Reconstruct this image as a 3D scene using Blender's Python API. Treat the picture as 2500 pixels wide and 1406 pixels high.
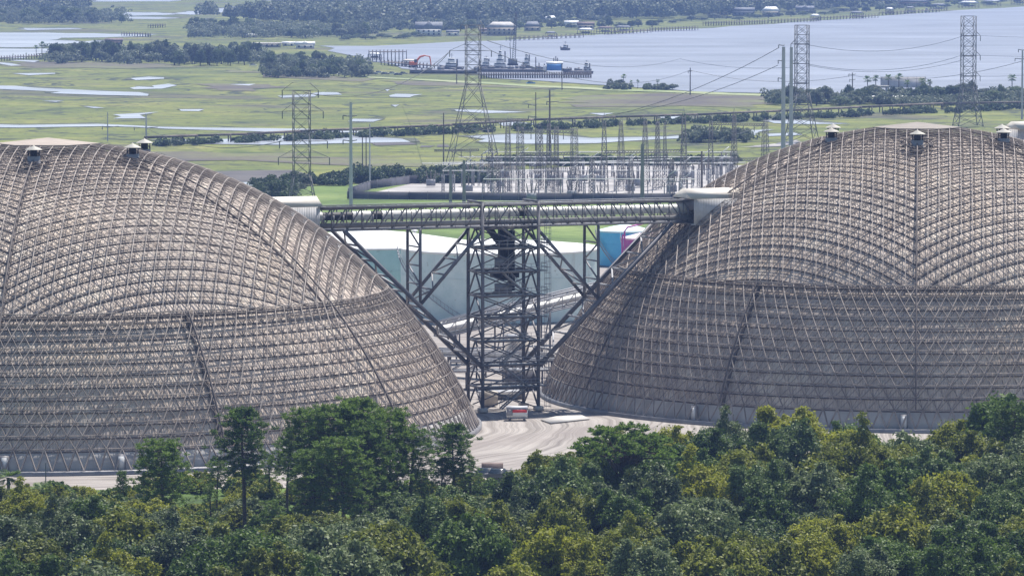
import bpy, math, random
import numpy as np
from mathutils import Vector
R_ = math.radians
S = bpy.context.scene
COL = S.collection
for o in list(bpy.data.objects): bpy.data.objects.remove(o)
# ---------------------------------------------------------------- camera
F = 11700.0; H = 75.6; PITCH = math.atan(873.0/F)
cam = bpy.data.objects.new('camera', bpy.data.cameras.new('camera')); COL.objects.link(cam)
cam.location = (0, 0, H); cam.rotation_euler = (math.pi/2-PITCH, 0, 0)
cam.data.sensor_width = 36; cam.data.lens = 36*F/2500
cam.data.clip_start = 5; cam.data.clip_end = 30000
S.camera = cam
# ---------------------------------------------------------------- light
SUNV = Vector((0.20, 0.44, 1.0)).normalized()
ELEV = math.asin(SUNV.z); AZ = math.atan2(SUNV.x, SUNV.y)
w = bpy.data.worlds.new('World'); S.world = w; w.use_nodes = True
nt = w.node_tree; sky = nt.nodes.new('ShaderNodeTexSky'); sky.sky_type = 'NISHITA'
sky.sun_disc = False; sky.sun_elevation = ELEV; sky.sun_rotation = AZ
sky.air_density = 1.4; sky.dust_density = 0.6; sky.ozone_density = 2.0
nt.nodes['Background'].inputs[1].default_value = 0.07
nt.links.new(sky.outputs[0], nt.nodes['Background'].inputs[0])
sun = bpy.data.objects.new('sun', bpy.data.lights.new('sun', 'SUN')); COL.objects.link(sun)
sun.data.energy = 5.0; sun.data.angle = R_(0.53); sun.data.color = (1.0, 0.95, 0.88)
sun.rotation_euler = SUNV.to_track_quat('Z', 'Y').to_euler()
S.view_settings.view_transform = 'Standard'; S.view_settings.look = 'None'
S.view_settings.gamma = 1; S.view_settings.exposure = 0.68
S.cycles.max_bounces = 5; S.cycles.diffuse_bounces = 2; S.cycles.glossy_bounces = 2
S.cycles.transmission_bounces = 3; S.cycles.volume_bounces = 0; S.cycles.transparent_max_bounces = 4
# ---------------------------------------------------------------- helpers
def ray(px, py):
    a = (px-1250)/F; b = (703-py)/F
    return (a, math.cos(PITCH)+b*math.sin(PITCH), -math.sin(PITCH)+b*math.cos(PITCH))
def G(px, py, z=0.0):                      # where the sight line through a pixel meets height z
    d = ray(px, py); t = (z-H)/d[2]
    return Vector((d[0]*t, d[1]*t, z))
def A(px, py, Y):                          # ... and where it meets depth Y
    d = ray(px, py); t = Y/d[1]
    return Vector((d[0]*t, Y, H+d[2]*t))
class MB:
    def __init__(s): s.V = []; s.Q = []; s.N = []; s.n = 0
    def quads(s, V):
        V = np.asarray(V, float).reshape(-1, 4, 3); k = len(V)
        s.V.append(V.reshape(-1, 3)); s.Q.append(np.arange(k*4).reshape(-1, 4)+s.n); s.n += k*4
    def poly(s, pts):
        pts = np.asarray(pts, float); s.V.append(pts)
        s.N.append(list(range(s.n, s.n+len(pts)))); s.n += len(pts)
    def bars(s, P, Q, r, r2=None, cap=False, flat=1.0):
        P = np.asarray(P, float).reshape(-1, 3); Q = np.asarray(Q, float).reshape(-1, 3)
        k = len(P)
        if not k: return
        if r2 is None: r2 = r
        d = Q-P; d /= np.maximum(np.linalg.norm(d, axis=1, keepdims=True), 1e-9)
        ref = np.tile(np.array([0, 0, 1.0]), (k, 1)); ref[np.abs(d[:, 2]) > .95] = (0, 1, 0)
        u = np.cross(d, ref); u /= np.linalg.norm(u, axis=1, keepdims=True); v = np.cross(u, d)
        r = np.broadcast_to(np.asarray(r, float).reshape(-1, 1), (k, 1)); r2 = np.broadcast_to(np.asarray(r2, float).reshape(-1, 1), (k, 1))
        c = [(-1, -1), (1, -1), (1, 1), (-1, 1)]
        pts = [P+(u*a+v*b*flat)*r for a, b in c]+[Q+(u*a+v*b*flat)*r2 for a, b in c]
        W = np.stack(pts, 1).reshape(-1, 3); s.V.append(W)
        f = [[0, 1, 5, 4], [1, 2, 6, 5], [2, 3, 7, 6], [3, 0, 4, 7]]
        if cap: f += [[3, 2, 1, 0], [4, 5, 6, 7]]
        idx = (np.arange(k)*8)[:, None, None]+np.array(f)[None]+s.n
        s.Q.append(idx.reshape(-1, 4)); s.n += k*8
    def bar(s, p, q, r, r2=None, flat=1.0): s.bars([tuple(p)], [tuple(q)], r, r2, True, flat); return s
    def box(s, c, size, rz=0.0):
        x, y, z = size[0]/2, size[1]/2, size[2]/2; ca, sa = math.cos(rz), math.sin(rz)
        P = [(c[0]+a*x*ca-b*y*sa, c[1]+a*x*sa+b*y*ca, c[2]+e*z) for a, b, e in
             [(-1, -1, -1), (1, -1, -1), (1, 1, -1), (-1, 1, -1), (-1, -1, 1), (1, -1, 1), (1, 1, 1), (-1, 1, 1)]]
        s.V.append(np.array(P)); f = [[3, 2, 1, 0], [4, 5, 6, 7], [0, 1, 5, 4], [1, 2, 6, 5], [2, 3, 7, 6], [3, 0, 4, 7]]
        s.Q.append(np.array(f)+s.n); s.n += 8; return s
    def lathe(s, prof, n=24, c=(0, 0, 0), cap=True):
        a = np.arange(n)*2*math.pi/n; m = len(prof)
        V = np.array([[(c[0]+r*math.cos(t), c[1]+r*math.sin(t), c[2]+z) for t in a] for r, z in prof]).reshape(-1, 3)
        s.V.append(V); q = []
        for i in range(m-1):
            for j in range(n):
                k = (j+1) % n; q.append([i*n+j, i*n+k, (i+1)*n+k, (i+1)*n+j])
        s.Q.append(np.array(q)+s.n)
        if cap:
            s.N.append([s.n+j for j in range(n)][::-1]); s.N.append([s.n+(m-1)*n+j for j in range(n)])
        s.n += m*n; return s
    def tube(s, pts, rad, n=6):
        pts = [Vector(p) for p in pts]; m = len(pts); V = []
        for i, p in enumerate(pts):
            d = (pts[min(i+1, m-1)]-pts[max(i-1, 0)]).normalized()
            u = d.cross(Vector((0.3, 0.9, 0.2))).normalized(); v = d.cross(u)
            r = rad[i] if hasattr(rad, '__len__') else rad
            for j in range(n):
                t = j*2*math.pi/n; V.append(p+(u*math.cos(t)+v*math.sin(t))*r)
        s.V.append(np.array(V)); q = []
        for i in range(m-1):
            for j in range(n):
                k = (j+1) % n; q.append([i*n+j, i*n+k, (i+1)*n+k, (i+1)*n+j])
        s.Q.append(np.array(q)+s.n); s.n += m*n; return s
    def prism(s, poly, z0, z1):
        n = len(poly); s.V.append(np.array([(p[0], p[1], z0) for p in poly]+[(p[0], p[1], z1) for p in poly]))
        s.Q.append(np.array([[i, (i+1) % n, n+(i+1) % n, n+i] for i in range(n)])+s.n)
        s.N.append([s.n+n+i for i in range(n)]); s.N.append([s.n+i for i in range(n)][::-1]); s.n += 2*n; return s
    def gable(s, c, L, W, z0, z1, rz=0.0, over=0.0):         # triangular roof prism, ridge along L
        ca, sa = math.cos(rz), math.sin(rz)
        def T(a, b, z): return (c[0]+a*ca-b*sa, c[1]+a*sa+b*ca, z)
        l, w_ = L/2+over, W/2+over
        V = [T(-l, -w_, z0), T(l, -w_, z0), T(l, w_, z0), T(-l, w_, z0), T(-l, 0, z1), T(l, 0, z1)]
        s.V.append(np.array(V)); s.Q.append(np.array([[0, 1, 5, 4], [2, 3, 4, 5], [3, 2, 1, 0]])+s.n)
        s.N.append([s.n+3, s.n+0, s.n+4]); s.N.append([s.n+1, s.n+2, s.n+5]); s.n += 6; return s
    def hip(s, c, L, W, z0, z1, rz=0.0, cut=.5):
        ca, sa = math.cos(rz), math.sin(rz)
        def T(a, b, z): return (c[0]+a*ca-b*sa, c[1]+a*sa+b*ca, z)
        l, w_ = L/2, W/2; k = l*(1-cut)
        V = [T(-l, -w_, z0), T(l, -w_, z0), T(l, w_, z0), T(-l, w_, z0), T(-k, 0, z1), T(k, 0, z1)]
        s.V.append(np.array(V)); s.Q.append(np.array([[0, 1, 5, 4], [2, 3, 4, 5], [3, 2, 1, 0]])+s.n)
        s.N.append([s.n+3, s.n+0, s.n+4]); s.N.append([s.n+1, s.n+2, s.n+5]); s.n += 6; return s
    def mesh(s, name, org=(0, 0, 0), smooth=False):
        me = bpy.data.meshes.new(name)
        V = np.concatenate(s.V)-np.array(org, float)
        Q = np.concatenate(s.Q) if s.Q else np.zeros((0, 4), int)
        loops = list(Q.reshape(-1)); sizes = [4]*len(Q)
        for n in s.N: loops += n; sizes.append(len(n))
        sizes = np.array(sizes, dtype=np.int32); starts = np.concatenate([[0], np.cumsum(sizes)[:-1]]).astype(np.int32)
        me.vertices.add(len(V)); me.vertices.foreach_set('co', V.astype(np.float32).reshape(-1))
        me.loops.add(len(loops)); me.loops.foreach_set('vertex_index', np.array(loops, dtype=np.int32))
        me.polygons.add(len(sizes)); me.polygons.foreach_set('loop_start', starts); me.polygons.foreach_set('loop_total', sizes)
        if smooth: me.polygons.foreach_set('use_smooth', [True]*len(sizes))
        me.update(calc_edges=True); return me
    def build(s, name, mat, parent=None, smooth=False, org=None):
        if org is None: org = worg(parent)
        o = bpy.data.objects.new(name, s.mesh(name, org, smooth)); COL.objects.link(o)
        if mat: o.data.materials.append(mat)
        if parent: o.parent = parent
        return o
def worg(p):
    v = Vector((0, 0, 0))
    while p is not None: v += p.location; p = p.parent
    return v
def tag(o, label=None, cat=None, group=None, kind=None):
    if label: o['label'] = label
    if cat: o['category'] = cat
    if group: o['group'] = group
    if kind: o['kind'] = kind
    return o
def thing(name, label, cat, loc=(0, 0, 0), group=None):
    o = bpy.data.objects.new(name, None); COL.objects.link(o); o.location = loc
    o.empty_display_size = 1
    return tag(o, label, cat, group)
def solo(mb, name, mat, loc, label, cat, group=None, smooth=False):
    o = mb.build(name, mat, None, smooth, org=loc); o.location = loc
    return tag(o, label, cat, group)
def copy_tree(o, loc, rz=0.0, sc=None, label=None, group=None):
    c = o.copy(); COL.objects.link(c); c.location = loc; c.rotation_euler = (0, 0, rz)
    if sc is not None: c.scale = sc if hasattr(sc, '__len__') else (sc, sc, sc)
    if label: c['label'] = label
    if group: c['group'] = group
    for ch in list(o.children):
        k = ch.copy(); COL.objects.link(k); k.parent = c
        for g in list(ch.children):
            m = g.copy(); COL.objects.link(m); m.parent = k
    return c
def drop(o):
    for ch in list(o.children):
        for g in list(ch.children): bpy.data.objects.remove(g)
        bpy.data.objects.remove(ch)
    bpy.data.objects.remove(o)
def multi(name, m, parent, bars):
    for p, q, r in bars: MB().bar(tuple(p), tuple(q), r).build(name, m, parent)
# ---------------------------------------------------------------- materials
def mat(name, col, col2=None, scale=1.0, rough=.7, metal=0.0, bump=0.0, stops=(.35, .65), detail=4, spec=.3, stretch=None):
    m = bpy.data.materials.new(name); m.use_nodes = True; t = m.node_tree; b = t.nodes['Principled BSDF']
    b.inputs['Base Color'].default_value = (*col, 1); b.inputs['Roughness'].default_value = rough
    b.inputs['Metallic'].default_value = metal; b.inputs['Specular IOR Level'].default_value = spec
    if col2 is not None:
        tc = t.nodes.new('ShaderNodeTexCoord'); mp = t.nodes.new('ShaderNodeMapping')
        if stretch: mp.inputs['Scale'].default_value = stretch
        t.links.new(tc.outputs['Object'], mp.inputs[0])
        n = t.nodes.new('ShaderNodeTexNoise'); n.inputs['Scale'].default_value = scale; n.inputs['Detail'].default_value = detail
        r = t.nodes.new('ShaderNodeValToRGB'); r.color_ramp.elements[0].position = stops[0]; r.color_ramp.elements[1].position = stops[1]
        r.color_ramp.elements[0].color = (*col, 1); r.color_ramp.elements[1].color = (*col2, 1)
        t.links.new(mp.outputs[0], n.inputs['Vector']); t.links.new(n.outputs['Fac'], r.inputs[0]); t.links.new(r.outputs[0], b.inputs['Base Color'])
        if bump:
            bp = t.nodes.new('ShaderNodeBump'); bp.inputs['Strength'].default_value = bump
            t.links.new(n.outputs['Fac'], bp.inputs['Height']); t.links.new(bp.outputs[0], b.inputs['Normal'])
    return m
def leafmat(name, c1, c2, trans=.35, rough=.6):
    m = bpy.data.materials.new(name); m.use_nodes = True; t = m.node_tree; b = t.nodes['Principled BSDF']; out = t.nodes['Material Output']
    tc = t.nodes.new('ShaderNodeTexCoord'); n = t.nodes.new('ShaderNodeTexNoise'); n.inputs['Scale'].default_value = .45; n.inputs['Detail'].default_value = 5
    g = t.nodes.new('ShaderNodeNewGeometry'); oi = t.nodes.new('ShaderNodeObjectInfo')
    t.links.new(tc.outputs['Object'], n.inputs['Vector'])
    ad = t.nodes.new('ShaderNodeMath'); ad.operation = 'MULTIPLY_ADD'; ad.inputs[1].default_value = .5
    t.links.new(g.outputs['Random Per Island'], ad.inputs[0]); t.links.new(n.outputs['Fac'], ad.inputs[2])
    ad2 = t.nodes.new('ShaderNodeMath'); ad2.operation = 'MULTIPLY_ADD'; ad2.inputs[1].default_value = .35; t.links.new(oi.outputs['Random'], ad2.inputs[0]); t.links.new(ad.outputs[0], ad2.inputs[2])
    r = t.nodes.new('ShaderNodeValToRGB'); r.color_ramp.elements[0].position = .55; r.color_ramp.elements[1].position = 1.2 if False else 1.0
    r.color_ramp.elements[0].color = (*c1, 1); r.color_ramp.elements[1].color = (*c2, 1)
    t.links.new(ad2.outputs[0], r.inputs[0]); t.links.new(r.outputs[0], b.inputs['Base Color'])
    b.inputs['Roughness'].default_value = rough; b.inputs['Specular IOR Level'].default_value = .35
    tr = t.nodes.new('ShaderNodeBsdfTranslucent'); t.links.new(r.outputs[0], tr.inputs[0])
    mx = t.nodes.new('ShaderNodeMixShader'); mx.inputs[0].default_value = trans
    t.links.new(b.outputs[0], mx.inputs[1]); t.links.new(tr.outputs[0], mx.inputs[2]); t.links.new(mx.outputs[0], out.inputs[0])
    return m
M = dict(
 steel=mat('dark_steel', (.12, .12, .14), (.19, .185, .195), .6, .55, .3),
 steel2=mat('mid_steel', (.20, .20, .22), (.30, .29, .29), .5, .5, .3),
 galv=mat('galvanised', (.27, .275, .30), (.38, .38, .40), .3, .6, .1),
 pylon=mat('pylon_steel', (.13, .13, .135), (.24, .23, .225), .3, .6, .1),
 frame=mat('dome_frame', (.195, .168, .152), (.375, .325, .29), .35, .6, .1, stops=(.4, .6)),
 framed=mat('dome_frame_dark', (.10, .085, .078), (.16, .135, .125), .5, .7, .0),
 sheet=mat('sheet_white', (.62, .62, .63), (.72, .71, .70), .4, .5, .0),
 roofs=mat('roof_cream', (.66, .60, .52), (.76, .71, .64), .4, .5, .0),
 black=mat('black_rubber', (.012, .012, .015), (.03, .03, .035), 1.0, .6),
 pipe=mat('belt_cover', (.50, .49, .47), (.72, .70, .67), .5, .45),
 belt=mat('belt_side', (.20, .20, .21), (.30, .29, .29), .5, .6),
 polegrey=mat('grey_pole', (.46, .46, .52), (.54, .54, .60), .3, .6),
 concrete=mat('concrete', (.42, .40, .38), (.55, .53, .50), .4, .85),
 wood=mat('weathered_wood', (.12, .10, .085), (.24, .20, .17), .5, .85),
 bark=mat('bark', (.06, .045, .035), (.13, .10, .08), 1.5, .9, bump=.3),
 white=mat('white_paint', (.72, .72, .72), (.82, .82, .81), .5, .4),
 tan=mat('tan_wall', (.50, .45, .40), (.58, .53, .47), .5, .7),
 blue=mat('blue_paint', (.06, .22, .55), (.08, .27, .62), .5, .5),
 red=mat('red_paint', (.60, .03, .04), (.66, .06, .06), 2, .4),
 orange=mat('orange_paint', (.75, .14, .03), (.70, .18, .05), 2, .45),
 grey=mat('grey_shingle', (.16, .17, .19), (.24, .25, .27), .8, .8),
 brown=mat('brown_shingle', (.15, .11, .10), (.22, .17, .15), .8, .8),
 glass=mat('dark_glass', (.02, .03, .04), None, rough=.12, spec=.6),
 wire=mat('wire', (.10, .10, .11), None, rough=.5, metal=.3),
 tealtank=mat('teal_tank', (.17, .40, .38), (.22, .46, .44), .12, .55),
 cyantank=mat('cyan_tank', (.09, .45, .72), (.13, .52, .78), .3, .5),
 magtank=mat('magenta_tank', (.42, .08, .32), (.48, .10, .36), .3, .5),
 insul=mat('insulator', (.16, .13, .12), (.28, .25, .24), 2, .3),
)
# ---------------------------------------------------------------- node ground materials
def N(t, kind, **kw):
    n = t.nodes.new(kind)
    for k, v in kw.items():
        if k in ('operation', 'blend_type', 'data_type', 'gradient_type', 'wave_type', 'feature'): setattr(n, k, v)
        else: n.inputs[k].default_value = v
    return n
def ramp(t, src, stops):
    r = t.nodes.new('ShaderNodeValToRGB'); e = r.color_ramp.elements
    while len(e) < len(stops): e.new(.5)
    for i, (p, c) in enumerate(stops): e[i].position = p; e[i].color = (*c, 1) if hasattr(c, '__len__') else (c, c, c, 1)
    t.links.new(src, r.inputs[0]); return r.outputs[0]
def mixc(t, fac, a, b, mode='MIX'):
    m = t.nodes.new('ShaderNodeMix'); m.data_type = 'RGBA'; m.blend_type = mode
    for s_, i in ((fac, 0), (a, 6), (b, 7)):
        if hasattr(s_, 'is_linked'): t.links.new(s_, m.inputs[i])
        elif hasattr(s_, '__len__'): m.inputs[i].default_value = (*s_, 1)
        else: m.inputs[i].default_value = s_
    return m.outputs[2]
def noise(t, vec, scale, detail=5, rough=.55, dist=0.0):
    n = N(t, 'ShaderNodeTexNoise', Scale=scale, Detail=detail, Roughness=rough, Distortion=dist); t.links.new(vec, n.inputs['Vector']); return n.outputs['Fac']
def base(name, rough=.9, spec=.2):
    m = bpy.data.materials.new(name); m.use_nodes = True; t = m.node_tree; b = t.nodes['Principled BSDF']
    b.inputs['Roughness'].default_value = rough; b.inputs['Specular IOR Level'].default_value = spec
    tc = t.nodes.new('ShaderNodeTexCoord'); return m, t, b, tc.outputs['Object']
def marsh_mat():
    m, t, b, v = base('marsh')
    n1 = noise(t, v, .006, 6, .6, 1.2); n2 = noise(t, v, .018, 7, .65, .8); n3 = noise(t, v, .15, 4, .6)
    mp = t.nodes.new('ShaderNodeMapping'); mp.inputs['Location'].default_value = (310, 77, 0); t.links.new(v, mp.inputs[0])
    n4 = noise(t, mp.outputs[0], .0085, 5, .5, 2.0)
    green = ramp(t, n2, [(.32, (.075, .105, .03)), (.42, (.14, .17, .04)), (.55, (.205, .225, .05)), (.7, (.28, .265, .085))])
    brown = ramp(t, n2, [(.35, (.07, .06, .06)), (.5, (.12, .105, .085)), (.65, (.17, .15, .09))])
    c = mixc(t, ramp(t, n1, [(.56, 0.0), (.64, .9)]), green, brown)
    n5 = noise(t, v, .045, 6, .7, 1.5); c = mixc(t, ramp(t, n5, [(.55, 0.0), (.63, .5)]), c, (.07, .08, .045))
    # winding dark creek banks
    ab = N(t, 'ShaderNodeMath', operation='SUBTRACT'); ab.inputs[1].default_value = .5; t.links.new(n4, ab.inputs[0])
    ab2 = N(t, 'ShaderNodeMath', operation='ABSOLUTE'); t.links.new(ab.outputs[0], ab2.inputs[0])
    c = mixc(t, ramp(t, ab2.outputs[0], [(.007, 1.0), (.018, 0.0)]), c, (.035, .045, .035))
    n6 = noise(t, mp.outputs[0], .024, 4, .5, 2.2); a3 = N(t, 'ShaderNodeMath', operation='SUBTRACT'); a3.inputs[1].default_value = .5; t.links.new(n6, a3.inputs[0]); a4 = N(t, 'ShaderNodeMath', operation='ABSOLUTE'); t.links.new(a3.outputs[0], a4.inputs[0])
    c = mixc(t, ramp(t, a4.outputs[0], [(.008, .75), (.02, 0.0)]), c, (.05, .06, .03))
    n7 = noise(t, v, .5, 5, .8); c = mixc(t, ramp(t, n7, [(.42, .28), (.6, 0.0)]), c, (.06, .07, .03))
    c = mixc(t, ramp(t, n3, [(.35, .0), (.65, .35)]), c, (.075, .085, .035))
    t.links.new(c, b.inputs['Base Color']); return m
def yard_mat(cx, cy):
    m, t, b, v = base('yard')
    sp = t.nodes.new('ShaderNodeVectorMath'); sp.operation = 'SUBTRACT'; sp.inputs[1].default_value = (cx, cy, 0); t.links.new(v, sp.inputs[0])
    ln = t.nodes.new('ShaderNodeVectorMath'); ln.operation = 'LENGTH'; t.links.new(sp.outputs[0], ln.inputs[0])
    wob = noise(t, v, .03, 2); ma = N(t, 'ShaderNodeMath', operation='MULTIPLY_ADD'); ma.inputs[1].default_value = 10; t.links.new(wob, ma.inputs[0]); t.links.new(ln.outputs['Value'], ma.inputs[2])
    cb = t.nodes.new('ShaderNodeCombineXYZ'); t.links.new(ma.outputs[0], cb.inputs[0])
    sx = t.nodes.new('ShaderNodeSeparateXYZ'); t.links.new(v, sx.inputs[0])
    mm = N(t, 'ShaderNodeMath', operation='MULTIPLY'); mm.inputs[1].default_value = .06; t.links.new(sx.outputs[0], mm.inputs[0]); t.links.new(mm.outputs[0], cb.inputs[1])
    tr = noise(t, cb.outputs[0], .8, 8, .72); big = noise(t, v, .03, 4)
    c = ramp(t, tr, [(.32, (.10, .085, .08)), (.43, (.21, .19, .175)), (.52, (.30, .275, .255)), (.64, (.38, .35, .33))])
    c = mixc(t, ramp(t, big, [(.5, 0.0), (.66, .7)]), c, (.20, .175, .165))
    t.links.new(c, b.inputs['Base Color'])
    bp = N(t, 'ShaderNodeBump', Strength=.3, Distance=.3); t.links.new(tr, bp.inputs['Height']); t.links.new(bp.outputs[0], b.inputs['Normal']); return m
def grass_mat(name, a, b_, c_):
    m, t, b, v = base(name)
    n1 = noise(t, v, .02, 5); n2 = noise(t, v, .25, 5)
    c = ramp(t, n1, [(.35, a), (.5, b_), (.68, c_)]); c = mixc(t, ramp(t, n2, [(.3, .4), (.6, 0.0)]), c, tuple(x*.5 for x in a))
    t.links.new(c, b.inputs['Base Color']); return m
def water_mat(name, col, rough=.25, s=.15, bump=.25):
    m, t, b, v = base(name, rough, .5)
    n = noise(t, v, s, 4); mp = t.nodes.new('ShaderNodeMapping'); mp.inputs['Scale'].default_value = (.35, 1, 1); mp.inputs['Rotation'].default_value = (0, 0, .35); t.links.new(v, mp.inputs[0])
    big = noise(t, mp.outputs[0], .012, 8, .7, 1.2)
    c = ramp(t, big, [(.35, tuple(x*.72 for x in col)), (.5, col), (.66, tuple(min(1, x*1.35) for x in col))])
    t.links.new(c, b.inputs['Base Color']); bp = N(t, 'ShaderNodeBump', Strength=bump, Distance=1.0)
    t.links.new(n, bp.inputs['Height']); t.links.new(bp.outputs[0], b.inputs['Normal']); return m
LC = (-70.6, 728.5); RC = (66.1, 781.0)
def sheet(name, pts, z, m, wig=0.0, sub=0, seed=1):
    rnd = random.Random(seed); P = [Vector((p[0], p[1], 0)) for p in pts]
    if sub:
        out = []
        for i in range(len(P)):
            a, b = P[i], P[(i+1) % len(P)]; L = (b-a).length; n = max(1, int(L/sub))
            for k in range(n):
                q = a.lerp(b, k/n)
                if k or True: q = q+Vector((rnd.uniform(-1, 1)*min(wig, L*.12), rnd.uniform(-1, 1)*min(wig, L*.12)*1.4, 0))
                out.append(q)
        P = out
    mb = MB(); mb.poly([(p.x, p.y, z) for p in P]); o = mb.build(name, m)
    o['kind'] = 'structure'; return o
MG = marsh_mat()
sheet('ground', [(-6000, -300), (6000, -300), (6000, 14000), (-6000, 14000)], -.35, MG)
M['grass'] = grass_mat('mown_grass', (.085, .13, .035), (.13, .19, .05), (.20, .25, .08))
M['under'] = grass_mat('undergrowth', (.03, .05, .015), (.09, .15, .03), (.16, .22, .04))
M['gravel'] = mat('white_gravel', (.24, .23, .225), (.42, .40, .39), .05, .9)
M['mud'] = mat('dark_mud', (.06, .055, .055), (.10, .09, .085), .08, .8)
M['river'] = water_mat('river_water', (.20, .215, .26), .42, .12, .5)
M['creek'] = water_mat('creek_water', (.34, .36, .40), .3, .3, .2)
sheet('grass_field', [G(-400, 700), G(2900, 700), G(2900, 462), G(1760, 462), G(870, 445), G(640, 470), G(520, 470), G(400, 520), G(-400, 520)], -.2, M['grass'], 6, 25)
sheet('yard', [G(-900, 1330), G(-900, 640), G(2900, 640), G(3300, 1200), G(2200, 1175), G(1230, 1178), G(900, 1185), G(350, 1195), G(-100, 1200)], -.1, yard_mat(*LC))
sheet('forest_floor', [(-120, 300), (120, 300), (130, 655), (40, 657), G(1230, 1179)[:2], G(900, 1186)[:2], G(350, 1196)[:2], (-120, 655)], -.05, M['under'])
sheet('switchyard_gravel', [G(850, 484), G(1760, 490), G(2300, 470), G(2050, 405), G(1500, 400), G(1100, 425)], -.1, M['gravel'])
sheet('gravel_track', [G(1810, 359), G(1900, 357), G(1955, 347), G(1945, 341), G(1890, 350)], -.1, M['gravel'], 1, 5)
sheet('causeway_road', [G(900, 187), G(1100, 196), G(1300, 207), G(1500, 216), G(1850, 229), G(2500, 236), G(2500, 240), G(1850, 234), G(1500, 221), G(1300, 212), G(1100, 200), G(900, 190)], -.1, grass_mat('verge', (.22, .27, .12), (.28, .32, .16), (.33, .35, .2)), 2, 30)
sheet('mud_flat', [G(500, 418), G(700, 412), G(760, 425), G(700, 440), G(620, 470), G(560, 455)], -.25, M['mud'], 3, 20)
RIV = [(790, 112), (900, 112), (1000, 108), (1130, 101), (1230, 99), (1350, 90), (1500, 82), (1650, 73), (1800, 64), (1950, 54), (2100, 44), (2250, 31), (2400, 22), (2520, 15), (2900, -20), (3000, 240),
       (2500, 232), (2300, 230), (2000, 229), (1875, 227), (1700, 224), (1600, 217), (1450, 205), (1300, 197), (1180, 192), (1165, 176), (1090, 174), (1000, 168), (900, 148), (830, 130)]
sheet('river', [G(*p) for p in RIV], -.12, M['river'], 5, 60)
CRK = [[(-250, 80), (120, 80), (250, 83), (365, 84), (350, 89), (250, 92), (150, 92), (125, 96), (210, 102), (260, 98), (250, 104), (140, 107), (110, 115), (-250, 117)],
 [(-250, 120), (80, 119), (140, 117), (112, 133), (60, 142), (-250, 143)], [(225, -2), (430, 1), (430, 4), (225, 4)], [(260, 30), (400, 31), (425, 36), (300, 39)],
 [(450, 30), (520, 24), (560, 17), (645, 13), (662, 14), (610, 22), (560, 30), (470, 36), (430, 35)], [(285, 41), (430, 43), (390, 47), (300, 46)], [(45, 69), (190, 69), (205, 72), (60, 74)], [(485, 48), (525, 46), (520, 52), (490, 52)],
 [(0, 152), (40, 155), (60, 159), (0, 160)], [(30, 179), (140, 178), (150, 180), (60, 183)],
 [(-100, 206), (20, 210), (130, 216), (230, 221), (330, 225), (368, 229), (355, 234), (240, 232), (140, 228), (100, 221), (30, 217), (-100, 214)],
 [(320, 191), (355, 187), (400, 189), (412, 192), (325, 196)], [(337, 211), (370, 212), (425, 205), (405, 216), (345, 219)],
 [(685, 234), (770, 230), (778, 235), (700, 238)], [(765, 228), (785, 225), (835, 225), (832, 231), (775, 232)], [(197, 259), (230, 260), (252, 263), (215, 264)],
 [(280, 279), (355, 275), (392, 273), (352, 280), (367, 288), (288, 288)], [(437, 267), (485, 266), (482, 271), (440, 270)],
 [(-100, 301), (60, 304), (240, 302), (400, 308), (600, 313), (840, 318), (1000, 322), (1000, 326), (840, 324), (600, 320), (400, 314), (250, 307), (70, 311), (-100, 309)],
 [(380, 342), (600, 338), (840, 326), (1000, 338), (1010, 346), (840, 348), (700, 353), (480, 351)], [(590, 331), (625, 331), (615, 335)],
 [(575, 447), (640, 440), (725, 436), (715, 443), (640, 449), (600, 455)], [(935, 218), (962, 219), (955, 222)], [(960, 229), (1012, 229), (1000, 237), (968, 236)],
 [(955, 256), (985, 256), (975, 261)], [(864, 290), (918, 290), (908, 297), (868, 297)], [(1105, 267), (1180, 268), (1300, 274), (1180, 275), (1110, 271)],
 [(1130, 333), (1240, 326), (1340, 328), (1450, 336), (1600, 331), (1800, 318), (1870, 316), (1800, 328), (1620, 340), (1450, 349), (1300, 350), (1180, 346)],
 [(1210, 294), (1250, 296), (1318, 302), (1235, 306)], [(1438, 276), (1486, 275), (1470, 281)], [(1610, 285), (1700, 283), (1690, 291), (1620, 289)],
 [(1860, 290), (1960, 293), (2085, 302), (1980, 303), (1880, 299)], [(1880, 326), (1945, 324), (1960, 329), (1890, 332)], [(80, 152), (20, 148), (30, 146), (90, 148)], [(650, -3), (800, -1), (790, 2), (650, 1)], [(100, 246), (150, 246), (140, 249)], [(560, 206), (610, 205), (600, 209)]]
M['bank'] = mat('muddy_bank', (.05, .06, .04), (.085, .09, .055), .08, .85)
for i, c in enumerate(CRK): sheet('creek_bank', [G(p[0]+(2 if k % 2 else -2), p[1]-1.7) for k, p in enumerate(c)], -.17, M['bank'], 9, 14, seed=i+70)
for i, c in enumerate(CRK): sheet('creek', [G(*p) for p in c], -.14, M['creek'], 7, 18, seed=i)
MP = [[(470, 205), (560, 202), (700, 208), (640, 222), (500, 220)], [(1380, 240), (1600, 226), (1900, 238), (1880, 262), (1650, 258), (1450, 262)], [(0, 152), (150, 150), (420, 155), (520, 163), (300, 166), (60, 165)],
      [(910, 345), (1010, 343), (1015, 352), (920, 354)], [(1030, 354), (1055, 354), (1052, 358), (1032, 358)], [(1070, 352), (1105, 352), (1100, 357), (1072, 357)], [(900, 196), (1100, 200), (1350, 212), (1300, 217), (1050, 210)],
      [(560, 170), (700, 178), (900, 192), (880, 198), (650, 188)], [(0, 370), (420, 366), (900, 385), (1300, 392), (1300, 410), (900, 402), (400, 390)]]
M['purple'] = grass_mat('purple_marsh', (.10, .088, .078), (.135, .125, .085), (.16, .175, .07))
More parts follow.
